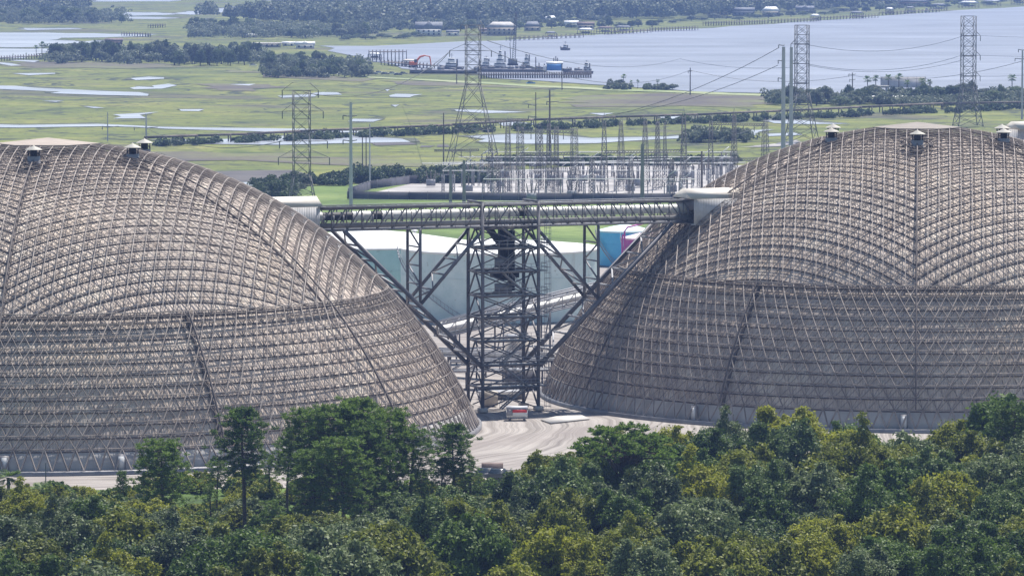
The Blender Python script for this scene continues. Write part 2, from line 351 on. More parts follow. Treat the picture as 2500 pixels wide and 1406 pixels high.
for i, c in enumerate(MP): sheet('brown_marsh', [G(*p) for p in c], -.2, M['purple'] if i not in (3, 4, 5) else M['mud'], 10, 22, seed=40+i)
# ---------------------------------------------------------------- domes
def clad_mat():
    m, t, b, v = base('cladding', .55, .3)
    g = N(t, 'ShaderNodeTexGradient', gradient_type='RADIAL'); t.links.new(v, g.inputs[0])
    mu = N(t, 'ShaderNodeMath', operation='MULTIPLY'); mu.inputs[1].default_value = 2*math.pi*840; t.links.new(g.outputs['Fac'], mu.inputs[0])
    si = N(t, 'ShaderNodeMath', operation='SINE'); t.links.new(mu.outputs[0], si.inputs[0])
    big = noise(t, v, .05, 5, .6); mid = noise(t, v, .35, 5, .6)
    mp = t.nodes.new('ShaderNodeMapping'); mp.inputs['Scale'].default_value = (1, 1, .12); t.links.new(v, mp.inputs[0]); st = noise(t, mp.outputs[0], 1.2, 4, .6)
    c = ramp(t, big, [(.30, (.57, .485, .425)), (.45, (.67, .57, .495)), (.58, (.74, .625, .53)), (.72, (.81, .665, .52))])
    c = mixc(t, ramp(t, mid, [(.45, 0.0), (.70, .5)]), c, (.30, .235, .19))
    c = mixc(t, ramp(t, st, [(.5, 0.0), (.8, .45)]), c, (.22, .19, .17))
    vo = t.nodes.new('ShaderNodeTexVoronoi'); vo.inputs['Scale'].default_value = .42; t.links.new(v, vo.inputs['Vector']); sp = t.nodes.new('ShaderNodeSeparateColor'); t.links.new(vo.outputs['Color'], sp.inputs[0])
    c = mixc(t, ramp(t, sp.outputs[0], [(.0, .34), (.5, 0.0)]), c, (.38, .29, .23)); c = mixc(t, ramp(t, sp.outputs[1], [(.88, 0.0), (.95, .6)]), c, (.84, .74, .62))
    mp3 = t.nodes.new('ShaderNodeMapping'); mp3.inputs['Scale'].default_value = (1, 1, .25); t.links.new(v, mp3.inputs[0]); ru = noise(t, mp3.outputs[0], .22, 8, .75); c = mixc(t, ramp(t, ru, [(.57, 0.0), (.68, .65)]), c, (.26, .175, .12))
    c = mixc(t, ramp(t, si.outputs[0], [(.0, .22), (.9, 0.0)]), c, (.2, .18, .17))
    t.links.new(c, b.inputs['Base Color'])
    bp = N(t, 'ShaderNodeBump', Strength=.5, Distance=.06); t.links.new(si.outputs[0], bp.inputs['Height']); t.links.new(bp.outputs[0], b.inputs['Normal']); return m
M['clad'] = clad_mat()
M['skirt'] = mat('skirt_sheet', (.40, .38, .37), (.56, .54, .52), .5, .6, stretch=(1, 1, .2))
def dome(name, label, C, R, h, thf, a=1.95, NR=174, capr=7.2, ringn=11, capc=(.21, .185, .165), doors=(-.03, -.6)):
    """thf: world direction (angle) the front seam faces."""
    C3 = np.array([C[0], C[1], 0.]); T = thing(name, label, 'storage dome', (C[0], C[1], 0))
    rho = (R*R+h*h)/(2*h); zc = h-rho; OFF = 1.2
    def P(xy, off=0.0):
        xy = np.asarray(xy, float).reshape(-1, 2); zz = np.sqrt(np.maximum(rho**2-(xy**2).sum(1), 0))
        n = np.column_stack([xy, zz])/rho
        return n*(rho+off)+np.array([0, 0, zc])+C3
    zs = 20.5; rs = math.sqrt(rho**2-(zs-zc)**2)
    e1 = np.array([math.cos(thf), math.sin(thf)])*a
    rot = lambda v, d: np.array([v[0]*math.cos(d)-v[1]*math.sin(d), v[0]*math.sin(d)+v[1]*math.cos(d)])
    e2 = rot(e1, math.pi/3); e3 = e2-e1
    n = int(rs/a)+3; ii, jj = np.meshgrid(np.arange(-2*n, 2*n+1), np.arange(-2*n, 2*n+1))
    nodes = ii.reshape(-1, 1)*e1+jj.reshape(-1, 1)*e2
    main = MB(); fine = MB(); inner = MB(); pur = MB(); seam = MB()
    vents = [rot(e1/a, k*math.pi/3)*16.0 for k in range(6)]
    for d in (e1, e2, e3):
        A_ = nodes; B_ = nodes+d; ra = np.linalg.norm(A_, axis=1); rb = np.linalg.norm(B_, axis=1)
        ok = (ra < rs-.05) | (rb < rs-.05); ok &= (ra > capr*.75) & (rb > capr*.75)
        A_ = A_[ok].copy(); B_ = B_[ok].copy()
        for X, Y in ((A_, B_), (B_, A_)):                    # clip on the ring seam
            for k in range(12):
                out = np.linalg.norm(X, axis=1) > rs
                X[out] = X[out]+(Y[out]-X[out])*.12
        mid = (A_+B_)/2; ang = np.mod(np.arctan2(mid[:, 1], mid[:, 0])-thf+1e-6, math.pi/3)
        bis = np.arctan2(mid[:, 1], mid[:, 0])-ang+math.pi/6
        dn = d/np.linalg.norm(d); edge = np.abs(dn[0]*np.cos(bis)+dn[1]*np.sin(bis)) < .2
        ons = (ang < .012) | (ang > math.pi/3-.012)
        along = np.abs(dn[0]*np.cos(np.arctan2(mid[:, 1], mid[:, 0]))+dn[1]*np.sin(np.arctan2(mid[:, 1], mid[:, 0]))) > .97
        Pa, Pb = P(A_, OFF), P(B_, OFF)
        # members parallel to the front seam are the stout light ones
        rad = .062 if d is e1 else .038
        s_ = ons & along
        main.bars(Pa[~s_], Pb[~s_], rad)
        seam.bars(P(A_[s_], OFF+.03), P(B_[s_], OFF+.03), .10); seam.bars(P(A_[s_], .1), P(B_[s_], .1), .13)
        pur.bars(P(A_[edge], .02), P(B_[edge], .02), .11)
        sh = (e1+e2)/3; Ai, Bi = A_+sh, B_+sh; oki = (np.linalg.norm(Ai, axis=1) < rs-.2) & (np.linalg.norm(Bi, axis=1) < rs-.2)
        inner.bars(P(Ai[oki], .24), P(Bi[oki], .24), .028)
        if d is e1: inner.bars(P(A_[oki], OFF), P(Ai[oki], .24), .026); inner.bars(P(B_[oki], OFF), P(Ai[oki], .24), .026)
        Mi = P(mid[edge], .32); fine.bars(Pa[edge], Mi, .026); fine.bars(Pb[edge], Mi, .026)
    # lower rings
    s0 = math.asin(rs/rho); s1 = math.acos((2.9-zc)/rho)
    S_ = np.linspace(s0, s1, ringn+1); ringxy = []
    for k in range(ringn+1):
        t = (np.arange(NR)+.5*(k % 2))*2*math.pi/NR+thf; ringxy.append(np.column_stack([np.cos(t), np.sin(t)])*rho*math.sin(S_[k]))
    for k in range(ringn+1):
        X = ringxy[k]; Xn = np.roll(X, -1, 0); r_ = .055 if k else .075
        main.bars(P(X, OFF), P(Xn, OFF), r_); pur.bars(P(X, .02), P(Xn, .02), .088)
        Mi = P((X+Xn)/2, .3); fine.bars(P(X, OFF), Mi, .03); fine.bars(P(Xn, OFF), Mi, .03)
        if k < ringn:
            Y = ringxy[k+1]; o1, o2 = (Y, np.roll(Y, 1, 0)) if k % 2 == 0 else (Y, np.roll(Y, -1, 0))
            yi, zi = P(np.column_stack([np.cos(np.arctan2(X[:, 1], X[:, 0])+math.pi/NR*.6), np.sin(np.arctan2(X[:, 1], X[:, 0])+math.pi/NR*.6)])*np.linalg.norm(X, axis=1)[:, None], .22), P(Y, .22)
            inner.bars(yi, zi, .026); inner.bars(yi, np.roll(zi, 1 if k % 2 == 0 else -1, 0), .026)
            plus, minus = (o1, o2) if k % 2 == 0 else (o2, o1)
            az_ = np.arctan2(X[:, 1], X[:, 0])-thf; hv = np.sin(3*az_) < 0
            main.bars(P(X, OFF), P(plus, OFF), np.where(hv, .070, .038)); main.bars(P(X, OFF), P(minus, OFF), np.where(hv, .038, .070))
    # thick ring seam
    for kk, (dz, of) in enumerate(((-.5, OFF), (.1, .5), (-.9, .4))):
        r2 = math.sqrt(rho**2-(zs+dz-zc)**2); t = np.arange(NR)*2*math.pi/NR+thf; X = np.column_stack([np.cos(t), np.sin(t)])*r2
        seam.bars(P(X, of), P(np.roll(X, -1, 0), of), .08)
        if kk == 0: X0 = X
        else: seam.bars(P(X0, OFF), P(X, of), .05)
    for k in range(6):                                       # seams of the lower belt, half way between the upper ones
        t = thf+math.pi/6+k*math.pi/3; rr = [rho*math.sin(s) for s in S_]
        X = np.array([[math.cos(t), math.sin(t)]])*np.array(rr)[:, None]
        seam.bars(P(X[:-1], OFF+.04), P(X[1:], OFF+.04), .12); seam.bars(P(X[:-1], .1), P(X[1:], .1), .2)
        t = thf+k*math.pi/3; X = np.array([[math.cos(t), math.sin(t)]])*np.array(rr)[:, None]
        seam.bars(P(X[:-1], OFF+.04), P(X[1:], OFF+.04), .12)
    # legs of the frame over the skirt wall
    X = ringxy[-1]; tt = (np.arange(NR)+.5*((ringn+1) % 2))*2*math.pi/NR+thf; Bz = np.column_stack([np.cos(tt)*(R+1.2), np.sin(tt)*(R+1.2), np.full(NR, .4)])+C3
    top = P(X, OFF); main.bars(top, Bz, .09); main.bars(top, np.roll(Bz, 1 if (ringn % 2) == 0 else -1, 0), .09)
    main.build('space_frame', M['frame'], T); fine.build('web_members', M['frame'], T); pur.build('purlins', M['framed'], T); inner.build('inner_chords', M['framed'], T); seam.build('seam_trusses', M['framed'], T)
    # cladding
    cl = MB(); na = 348; az = np.arange(na)*2*math.pi/na
    ss = list(np.linspace(.06, s0, 30))+[x for x in np.linspace(s0, s1, ringn*2+1)[1:]]
    for i in range(len(ss)-1):
        r1, r2 = rho*math.sin(ss[i]), rho*math.sin(ss[i+1]); c1 = np.column_stack([np.cos(az), np.sin(az)])
        a0, b0 = P(c1*r1), P(c1*r2); a1, b1 = np.roll(a0, -1, 0), np.roll(b0, -1, 0)
        cl.quads(np.stack([b0, b1, a1, a0], 1))
    o = cl.build('cladding', M['clad'], T)
    me = o.data
    import bmesh
    bm = bmesh.new(); bm.from_mesh(me); bmesh.ops.remove_doubles(bm, verts=bm.verts, dist=.01); bm.to_mesh(me); bm.free()
    me.polygons.foreach_set('use_smooth', [True]*len(me.polygons))
    # skirt wall and plinth
    zz = 2.9; re = rho*math.sin(s1)
    MB().lathe([(re-.02, zz+.06), (R-.2, 1.5), (R-.1, .35)], 348, (C[0], C[1], 0), False).build('skirt_wall', M['skirt'], T)
    MB().lathe([(R+.1, .5), (R+1.6, .5), (R+1.6, -.1)], 174, (C[0], C[1], 0), False).build('plinth', M['steel2'], T)
    # crown cap (six-sided low cone, lifted clear of the frame)
    cp = MB(); hx = [rot(e1/a, k*math.pi/3+math.pi/6)*capr for k in range(6)]; zt = h+1.85
    zr = h+1.0
    for k in range(6):
        p, q = hx[k], hx[(k+1) % 6]
        cp.poly([(C[0]+p[0], C[1]+p[1], zr), (C[0]+q[0], C[1]+q[1], zr), (C[0], C[1], zt)])
        cp.quads([[(C[0]+p[0], C[1]+p[1], zr-.25), (C[0]+q[0], C[1]+q[1], zr-.25), (C[0]+q[0], C[1]+q[1], zr), (C[0]+p[0], C[1]+p[1], zr)]])
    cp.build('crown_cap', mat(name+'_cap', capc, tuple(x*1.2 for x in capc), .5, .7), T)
    # five roof vents
    for k, vt in enumerate(vents):
        if k == 3: continue
        b = P(vt)[0]; x, y, z = b; z += .05
        v = MB().lathe([(1.3, -1.2), (1.08, .6), (.98, .65), (.95, 1.55), (0.7, 1.55)], 20, (x, y, z)).build('roof_vent', mat(name+'_vent', (.24, .245, .27), (.30, .30, .32), .5, .5), T)
        MB().lathe([(1.3, 2.5), (1.28, 2.56), (.1, 3.1), (.08, 3.2)], 20, (x, y, z)).build('hood', M['roofs'], v)
        lt = MB().lathe([(.55, 1.5), (.55, 2.52)], 12, (x, y, z))
        for j in range(8):
            t = j*math.pi/4+.2; lt.bar((x+0.88*math.cos(t), y+0.88*math.sin(t), z+1.5), (x+0.9*math.cos(t+.35), y+0.9*math.sin(t+.35), z+2.5), .05)
            lt.bar((x+0.88*math.cos(t), y+0.88*math.sin(t), z+2.0), (x+0.88*math.cos(t+.785), y+0.88*math.sin(t+.785), z+2.0), .04)
        lt.build('louvre', M['black'], v)
        rl = MB(); rnd = random.Random(k)
        for j in range(60):
            t = j*2*math.pi/60; r_ = 1.5+1.3*rnd.random(); q = P((vt[0]+r_*math.cos(t), vt[1]+r_*math.sin(t)), .9+.5*rnd.random())[0]; r_2 = 1.5+1.3*rnd.random(); q2 = P((vt[0]+r_2*math.cos(t+.5), vt[1]+r_2*math.sin(t+.5)), .4+1.0*rnd.random())[0]
            rl.bar(q, q2, .07)
        rl.build('guard_rail', M['framed'], v)
    # personnel doors in the skirt
    for t in (thf+doors[0], thf+doors[1]):
        c = (C[0]+math.cos(t)*(R+.2), C[1]+math.sin(t)*(R+.2), 1.5)
        d = MB().box(c, (.5, 1.2, 2.3), t).build('door_porch', M['steel2'], T)
        MB().box((c[0]+math.cos(t)*.27, c[1]+math.sin(t)*.27, 1.35), (.06, .9, 2.1), t).build('door', M['sheet'], d)
    return T, P, rho, zc
ft_R = math.atan2(-RC[1], -RC[0])
DR = dome('storage_dome', 'tan latticed dome on the right, shaded lower wall and flat crown cap', RC, 60.0, 42.6, ft_R)
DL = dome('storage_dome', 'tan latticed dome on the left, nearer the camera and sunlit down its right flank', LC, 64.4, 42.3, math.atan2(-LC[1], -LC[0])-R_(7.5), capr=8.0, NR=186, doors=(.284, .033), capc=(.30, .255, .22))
# ---------------------------------------------------------------- transfer tower and gallery between the domes
UU = Vector((RC[0]-LC[0], RC[1]-LC[1], 0)).normalized(); VV = Vector((-UU.y, UU.x, 0)); RZ = math.atan2(UU.y, UU.x)
O0 = Vector((-4.6, 750.3, 0))
def W_(s, v, z): return O0+UU*s+VV*v+Vector((0, 0, z))
TL, TW = 9.4, 6.5
LV = [3.8, 7.3, 11.1, 14.8, 18.2, 22.0, 25.7, 28.9]
tw = thing('transfer_tower', 'dark steel lattice tower standing between the two domes under the conveyor gallery', 'steel tower', O0)
for s, v in ((0, 0), (TL, 0), (0, TW), (TL, TW)):
    m = MB(); m.bar(W_(s, v, 0), W_(s, v, 33.0 if v == 0 else 29), .27); m.build('leg', M['steel'], tw)
    MB().box(W_(s, v, .35), (1.3, 1.3, .7), RZ).build('footing', M['concrete'], tw)
m = MB(); zz = [0.4]+LV
for i in range(len(zz)-1):
    a, b = zz[i], zz[i+1]
    for (s1, v1), (s2, v2) in (((0, 0), (TL, 0)), ((0, TW), (TL, TW)), ((0, 0), (0, TW)), ((TL, 0), (TL, TW))):
        m.bar(W_(s1, v1, b), W_(s2, v2, b), .16)
        if v1 == v2 and s1 != s2:
            m.bar(W_(s1, v1, a), W_(s2, v2, b), .09); m.bar(W_(s2, v2, a), W_(s1, v1, b), .09)
        else:
            mv = (v1+v2)/2; m.bar(W_(s1, mv, b), W_(s1, v1, a), .11); m.bar(W_(s1, mv, b), W_(s1, v2, a), .11)
m.build('bracing', M['steel'], tw)
def railing(mb, pts, h=1.1, r=.035, step=1.3):
    for a, b in zip(pts[:-1], pts[1:]):
        a, b = Vector(a), Vector(b); n = max(1, int((b-a).length/step))
        for k in range(n+1):
            p = a.lerp(b, k/n); mb.bar(p, p+Vector((0, 0, h)), r)
        for hh in (h, h*.5): mb.bar(a+Vector((0, 0, hh)), b+Vector((0, 0, hh)), r)
for i, z in enumerate(LV[:-1]):
    p = MB()
    c = W_(TL*.5+.5, .6, z+.12); p.box(c, (TL+1.6, 2.6, .12), RZ)
    pl = p.build('platform', M['steel2'], tw); rl = MB(); railing(rl, [W_(-.2, -.7, z+.2), W_(TL+1.2, -.7, z+.2), W_(TL+1.2, 1.8, z+.2)])
    rl.build('railing', M['galv'], pl)
zz = [0.3]+LV
for i in range(len(zz)-1):
    a, b = zz[i]+.15, zz[i+1]+.15; s0, s1 = (3.2, 7.6) if i % 2 == 0 else (7.6, 3.2)
    st = MB()
    for v in (-.1, .9):
        st.bar(W_(s0, v, a), W_(s1, v, b), .10); st.bar(W_(s0, v, a+1), W_(s1, v, b+1), .04)
        for k in range(5):
            q = W_(s0, v, a).lerp(W_(s1, v, b), k/4); st.bar(q, q+Vector((0, 0, 1)), .03)
    for k in range(12):
        q = W_(s0, .4, a).lerp(W_(s1, .4, b), (k+.5)/12); st.box(q, (.28, 1.0, .05), RZ)
    st.build('stair_flight', M['galv'], tw)
c = MB(); c.box(W_(4.6, 3.2, 24.6), (1.1, 1.6, 8.2), RZ); c.box(W_(6.0, 3.2, 23.6), (.8, 1.2, 9.5), RZ); c.bar(W_(2.4, 3.2, 28.6), W_(4.4, 3.2, 25.8), .5, .35)
c.build('chute', M['black'], tw)
MB().box(W_(4.6, 2.4, 21.4), (4.0, 2.5, .8), RZ).build('hopper', M['black'], tw)
for z in (18.6, 22.6): MB().box(W_(3.6, .4, z+.9), (2.9, .1, 1.5), RZ).build('panel_screen', M['steel2'], tw)
ld = MB()
for s, v in ((TL+1.3, 0), (TL+2.1, 0), (TL+1.3, .7), (TL+2.1, .7)): ld.bar(W_(s, v, .3), W_(s, v, 30.0), .035)
for k in range(34):
    z = .6+k*.88
    for (s1, v1), (s2, v2) in (((TL+1.3, 0), (TL+2.1, 0)), ((TL+2.1, 0), (TL+2.1, .7)), ((TL+1.3, .7), (TL+2.1, .7)), ((TL+1.3, 0), (TL+1.3, .7))): ld.bar(W_(s1, v1, z), W_(s2, v2, z), .025)
ld.build('ladder_cage', M['galv'], tw)
hd = MB()                                              # head frame rising through the gallery
for s in (0, TL):
    hd.bar(W_(s, TW, 28.9), W_(s, TW, 33), .2); hd.bar(W_(s, 0, 33), W_(s, TW, 33), .16)
railing(hd, [W_(.5, -.9, 29.4), W_(TL-.5, -.9, 29.4)], 1.2, .05); hd.box(W_(TL/2, -.3, 29.25), (TL, 1.5, .14), RZ)
for s in (.8, 2.2, 5.4, 7.4): hd.bar(W_(s, -.6, 29.4), W_(s, -.6, 32.6), .08)
hd.bar(W_(0, -.6, 32.6), W_(TL, -.6, 32.6), .09); hd.bar(W_(6.2, -.6, 32.5), W_(8.2, -.6, 29.4), .09)
hd.build('head_frame', M['steel'], tw)
for sg, sname in ((-1, 'left'), (1, 'right')):
    e = 0 if sg < 0 else TL; st_ = thing('raking_strut', 'long inclined twin-chord strut climbing from the tower foot over the '+('left' if sg < 0 else 'right')+' dome', 'steel strut', W_(e, 3, 7), 'raking struts of the gallery')
    for v0, v1 in ((0.0, .2), (TW, 7.0)):
        MB().bar(W_(e, v0, 7.0), W_(e+sg*22.9, v1, 29.1), .30).build('chord', M['steel'], st_)
    ln = MB()
    for k in range(1, 9):
        f0, f1 = k/9, (k+1)/9
        pf = lambda f: W_(e, 0, 7.0).lerp(W_(e+sg*22.9, .2, 29.1), f); pb = lambda f: W_(e, TW, 7.0).lerp(W_(e+sg*22.9, 7.0, 29.1), f)
        ln.bar(pf(f0), pb(f0), .14)
        if f1 <= 1: (ln.bar(pf(f0), pb(f1), .13) if k % 2 else ln.bar(pb(f0), pf(f1), .13))
    ln.build('lacing', M['galv'], st_)
    vs = thing('v_strut', 'twin strut leaning from the tower head down to the '+('left' if sg < 0 else 'right')+' raking strut', 'steel strut', W_(e, 3, 17), 'leaning struts beside the tower')
    for v in (0.2, TW-.2): MB().bar(W_(e, v, 28.6), W_(e+sg*10.3, v, 17.3), .22).build('chord', M['steel'], vs)
    ln = MB()
    for k in range(1, 5):
        f = k/5; q = [W_(e, v, 28.6).lerp(W_(e+sg*10.3, v, 17.3), f) for v in (.2, TW-.2)]; ln.bar(q[0], q[1], .12)
        f2 = (k+1)/5; q2 = [W_(e, v, 28.6).lerp(W_(e+sg*10.3, v, 17.3), f2) for v in (.2, TW-.2)]; ln.bar(q[k % 2], q2[1-k % 2], .10)
    ln.build('lacing', M['steel2'], vs)
    ps = thing('gallery_post', 'pair of vertical posts between the gallery and the '+('left' if sg < 0 else 'right')+' raking strut', 'steel posts', W_(e+sg*10.3, 3, 17), 'posts under the gallery')
    for v in (0.3, TW-.3): MB().bar(W_(e+sg*10.3, v, 17.3), W_(e+sg*10.3, v, 29.1), .23).build('post', M['steel'], ps)
    ln = MB()
    for k in range(4):
        z0, z1 = 17.5+k*2.9, 17.5+(k+1)*2.9; ln.bar(W_(e+sg*10.3, .3, z0), W_(e+sg*10.3, TW-.3, z0), .11); ln.bar(W_(e+sg*10.3, .3 if k % 2 else TW-.3, z0), W_(e+sg*10.3, TW-.3 if k % 2 else .3, z1), .10)
    ln.build('lacing', M['steel2'], ps)
gal = thing('conveyor_gallery', 'high steel truss gallery with white-covered conveyor running between both domes', 'conveyor', W_(0, 3, 29))
S0, S1 = -27.2, 36.4; V0, V1 = .9, 5.6; ZB, ZT = 29.15, 32.6
for v in (V0, V1):
    for z, n_ in ((ZB, 'bottom_chord'), (ZT-.1, 'top_chord')): MB().bar(W_(S0, v, z), W_(S1, v, z), .17).build(n_, M['steel'], gal)
dg = MB(); k = 0; s = S0
while s < S1-.1:
    e = min(s+2.47, S1)
    for v in (V0, V1):
        dg.bar(W_(s, v, ZB), W_(s, v, ZT), .09)
        a, b = ((s, ZB), (e, ZT)) if s < 3 else ((s, ZT), (e, ZB)); dg.bar(W_(a[0], v, a[1]), W_(b[0], v, b[1]), .085)
    dg.bar(W_(s, V0, ZT), W_(s, V1, ZT), .08); s = e
dg.build('diagonals', M['steel'], gal)
MB().box(W_((S0+S1)/2, 3.25, ZB-.05), (S1-S0, 5.3, .14), RZ).build('walkway_floor', M['steel2'], gal)
MB().box(W_((S0+S1)/2, V0-.05, ZB+.75), (S1-S0, .06, .85), RZ).build('side_plate', M['belt'], gal)
hr = MB(); railing(hr, [W_(S0, V0-.25, ZB+.1), W_(S1, V0-.25, ZB+.1)], 1.25, .045, 2.47); hr.build('handrail', M['steel2'], gal)
rf = MB()
for v in (V0-.1, V1+.1): rf.box(W_((S0+S1)/2, v, ZT+.18), (S1-S0, .55, .10), RZ)
rf.build('roof_edge', M['galv'], gal)
def cover(s0, s1, name, mt, r=.95, zc=ZB+1.85):
    m = MB(); n = 14
    prof = [(math.cos(t), math.sin(t)) for t in np.linspace(-.5, math.pi+.5, n)]
    for (a, b), (c_, d_) in zip(prof[:-1], prof[1:]):
        m.quads([[W_(s0, 3.0-a*r, zc+b*r), W_(s1, 3.0-a*r, zc+b*r), W_(s1, 3.0-c_*r, zc+d_*r), W_(s0, 3.0-c_*r, zc+d_*r)]])
    return m.build(name, mt, gal, smooth=True)
s = S0; rnd = random.Random(5); k = 0
while s < S1-.3:
    e = min(s+1.62, S1); dark = k in (1, 2, 3, 6, 21)
    cover(s+.03, e-.1, 'belt_cover' if not dark else 'open_belt', M['pipe'] if not dark else M['black'], .95 if not dark else .86)
    s = e; k += 1
s = S0
while s < S1: MB().box(W_(s, 2.15, ZB+1.5), (.22, .3, 1.5), RZ).build('idler_frame', M['steel2'], gal); s += 1.62
M['corr'] = mat('corrugated_sheet', (.50, .50, .52), (.60, .60, .62), 1.0, .5)
t = M['corr'].node_tree; wv = t.nodes.new('ShaderNodeTexWave'); wv.inputs['Scale'].default_value = 1.2; wv.bands_direction = 'X'
bp = t.nodes.new('ShaderNodeBump'); bp.inputs['Strength'].default_value = .6; bp.inputs['Distance'].default_value = .08
tc = t.nodes.new('ShaderNodeTexCoord'); t.links.new(tc.outputs['Object'], wv.inputs['Vector']); t.links.new(wv.outputs['Fac'], bp.inputs['Height']); t.links.new(bp.outputs[0], t.nodes['Principled BSDF'].inputs['Normal'])
for s0, s1, lb in ((-37.5, -26.9, 'grey metal-clad head house poking out behind the left dome'), (35.6, 44.2, 'grey metal-clad head house with cream roof cut into the right dome')):
    hb = thing('head_house', lb, 'head house', W_((s0+s1)/2, 3.2, 29), 'head houses at the gallery ends')
    L = s1-s0; vc = 3.25 if s1 < 0 else 2.7; WD = 6.3 if s1 < 0 else 7.4; c = W_((s0+s1)/2, vc, 0); x0 = 28.9
    wl = MB()
    for v in (.1 if s1 < 0 else -1.0, 6.4): wl.box(W_((s0+s1)/2, v, (x0+32.9)/2), (L, .12, 32.9-x0), RZ)
    fe = s0 if s1 < 0 else s1
    wl.box(W_(fe, vc, (x0+32.9)/2), (.12, WD-.12, 32.9-x0), RZ)
    wl.box(W_((s0+s1)/2, vc, x0-.1), (L, WD, .15), RZ)
    wl.build('wall', M['corr'], hb)
    MB().gable(c, L+.5, WD+.2, 32.92, 34.4, RZ, .25).build('roof', M['roofs'], hb)
    oe = s1+.02 if s1 < 0 else s0-.02
    MB().box(W_(oe, vc, 31.9), (.1, WD-.2, 1.7), RZ).build('end_panel', M['sheet'] if s1 < 0 else M['steel'], hb)
# small trailer below the tower
p = G(1262, 1024); tr = thing('trailer', 'small white trailer with a red side band parked at the foot of the tower', 'trailer', p)
MB().box(p+Vector((0, 0, .95)), (3.2, 1.9, 1.0), .05).build('body', M['white'], tr)
MB().box(p+Vector((.45, -.97, 1.42)), (2.25, .06, .42), .05).build('stripe', M['red'], tr)
MB().gable(p, 3.3, 2.2, 1.72, 2.15, .05).build('roof', mat('trailer_roof', (.45, .46, .5), (.55, .55, .58), 1), tr)
MB().box(p+Vector((-1.1, -1.0, 1.2)), (.9, .05, .9), .05).build('hatch', M['galv'], tr)
for dx in (-1.1, 1.15):
    for dy in (-.8, .8): MB().box(p+Vector((dx, dy, .25)), (.35, .3, .5), .05).build('support', M['steel2'], tr)
# low plant behind the tower
def gallery(name, label, a, b, w, h, r, posts, group=None, covers=2):
    a, b = Vector(a), Vector(b); d = (b-a); L = d.length; d.normalize(); sd = d.cross(Vector((0, 0, 1))).normalized(); up = Vector((0, 0, 1))
    T = thing(name, label, 'conveyor', a, group); fr = MB(); n = max(2, int(L/2.6))
    for sv in (-w/2, w/2):
        for hh in (0, h): fr.bar(a+sd*sv+up*hh, b+sd*sv+up*hh, r)
        for k in range(n+1):
            q = a.lerp(b, k/n)+sd*sv; fr.bar(q, q+up*h, r*.6)
            if k < n: fr.bar(q, a.lerp(b, (k+1)/n)+sd*sv+up*h, r*.6)
    fr.build('truss', M['galv'], T)
    for c in range(covers):
        sv = (c-.5*(covers-1))*w*.45; cv = MB(); cv.tube([a+sd*sv+up*h*.5, b+sd*sv+up*h*.5], .55, 10); cv.build('belt_cover', M['pipe'], T)
    MB().bar(a+sd*0, b+sd*0, w*.5, flat=.06).build('deck', M['belt'], T)
    for f in posts:
        q = a.lerp(b, f); m = MB()
        for sv in (-w/2, w/2): m.bar(q+sd*sv, Vector((q.x+sd.x*sv, q.y+sd.y*sv, -.2)), .15)
        m.bar(q+sd*w/2, Vector((q.x-sd.x*w/2, q.y-sd.y*w/2, 0)), .08); m.build('trestle', M['steel'], T)
    return T
gallery('inclined_conveyor', 'pale inclined conveyor rising to the right behind the tower', A(1070, 822, 835), A(1490, 722, 850), 3.4, 2.3, .13, (.08, .35, .62, .9))
gallery('upper_conveyor', 'second pale conveyor line just above the inclined one behind the tower', A(1075, 800, 868), A(1480, 700, 880), 2.4, 1.1, .14, (.1, .5, .9), covers=1)
gallery('low_conveyor', 'low level conveyor with white cover crossing behind the tower legs', A(1060, 866, 815), A(1350, 880, 800), 2.6, 1.1, .1, (.1, .4, .7, .95), covers=1)
gallery('feed_conveyor', 'dark low conveyor bridge seen between the tower legs', A(1100, 905, 790), A(1420, 900, 790), 3.0, 1.6, .16, (.12, .4, .66, .9), covers=0)
q = G(1195, 990); bx = solo(MB().box(q+Vector((0, 0, 1.2)), (2.2, 2, 2.2), .3), 'control_cabinet', M['tan'], q, 'beige cabinet on the ground left inside the tower legs', 'cabinet')
for i, (px, py, wd, hh, mt, lb) in enumerate([(1270, 950, 4.5, 3.2, 'steel', 'dark machine house behind the right tower legs'), (1262, 905, 3.2, 6.0, 'tan', 'pale tall switch room beyond the tower stairs'), (1225, 972, 7, 1.0, 'steel2', 'low grey equipment skid under the tower')]):
    q = G(px, py); b_ = thing('plant_shed', lb, 'plant shed', q); MB().box(q+Vector((0, 0, hh/2)), (wd, 3, hh), RZ).build('wall', M[mt], b_)
    MB().box(q+Vector((0, 0, hh+.1)), (wd+.4, 3.4, .2), RZ).build('roof', M['galv'], b_); MB().box(q+Vector((.3, -1.55, hh*.4)), (.9, .08, min(2, hh*.7)), RZ).build('door', M['steel'], b_)
solo(MB().prism([G(1320, 1025)[:2], G(1405, 1008)[:2], G(1440, 1023)[:2], G(1345, 1034)[:2]], 0, .14), 'concrete_slab', M['concrete'], G(1380, 1022), 'raised pale concrete slab right of the trailer', 'slab')
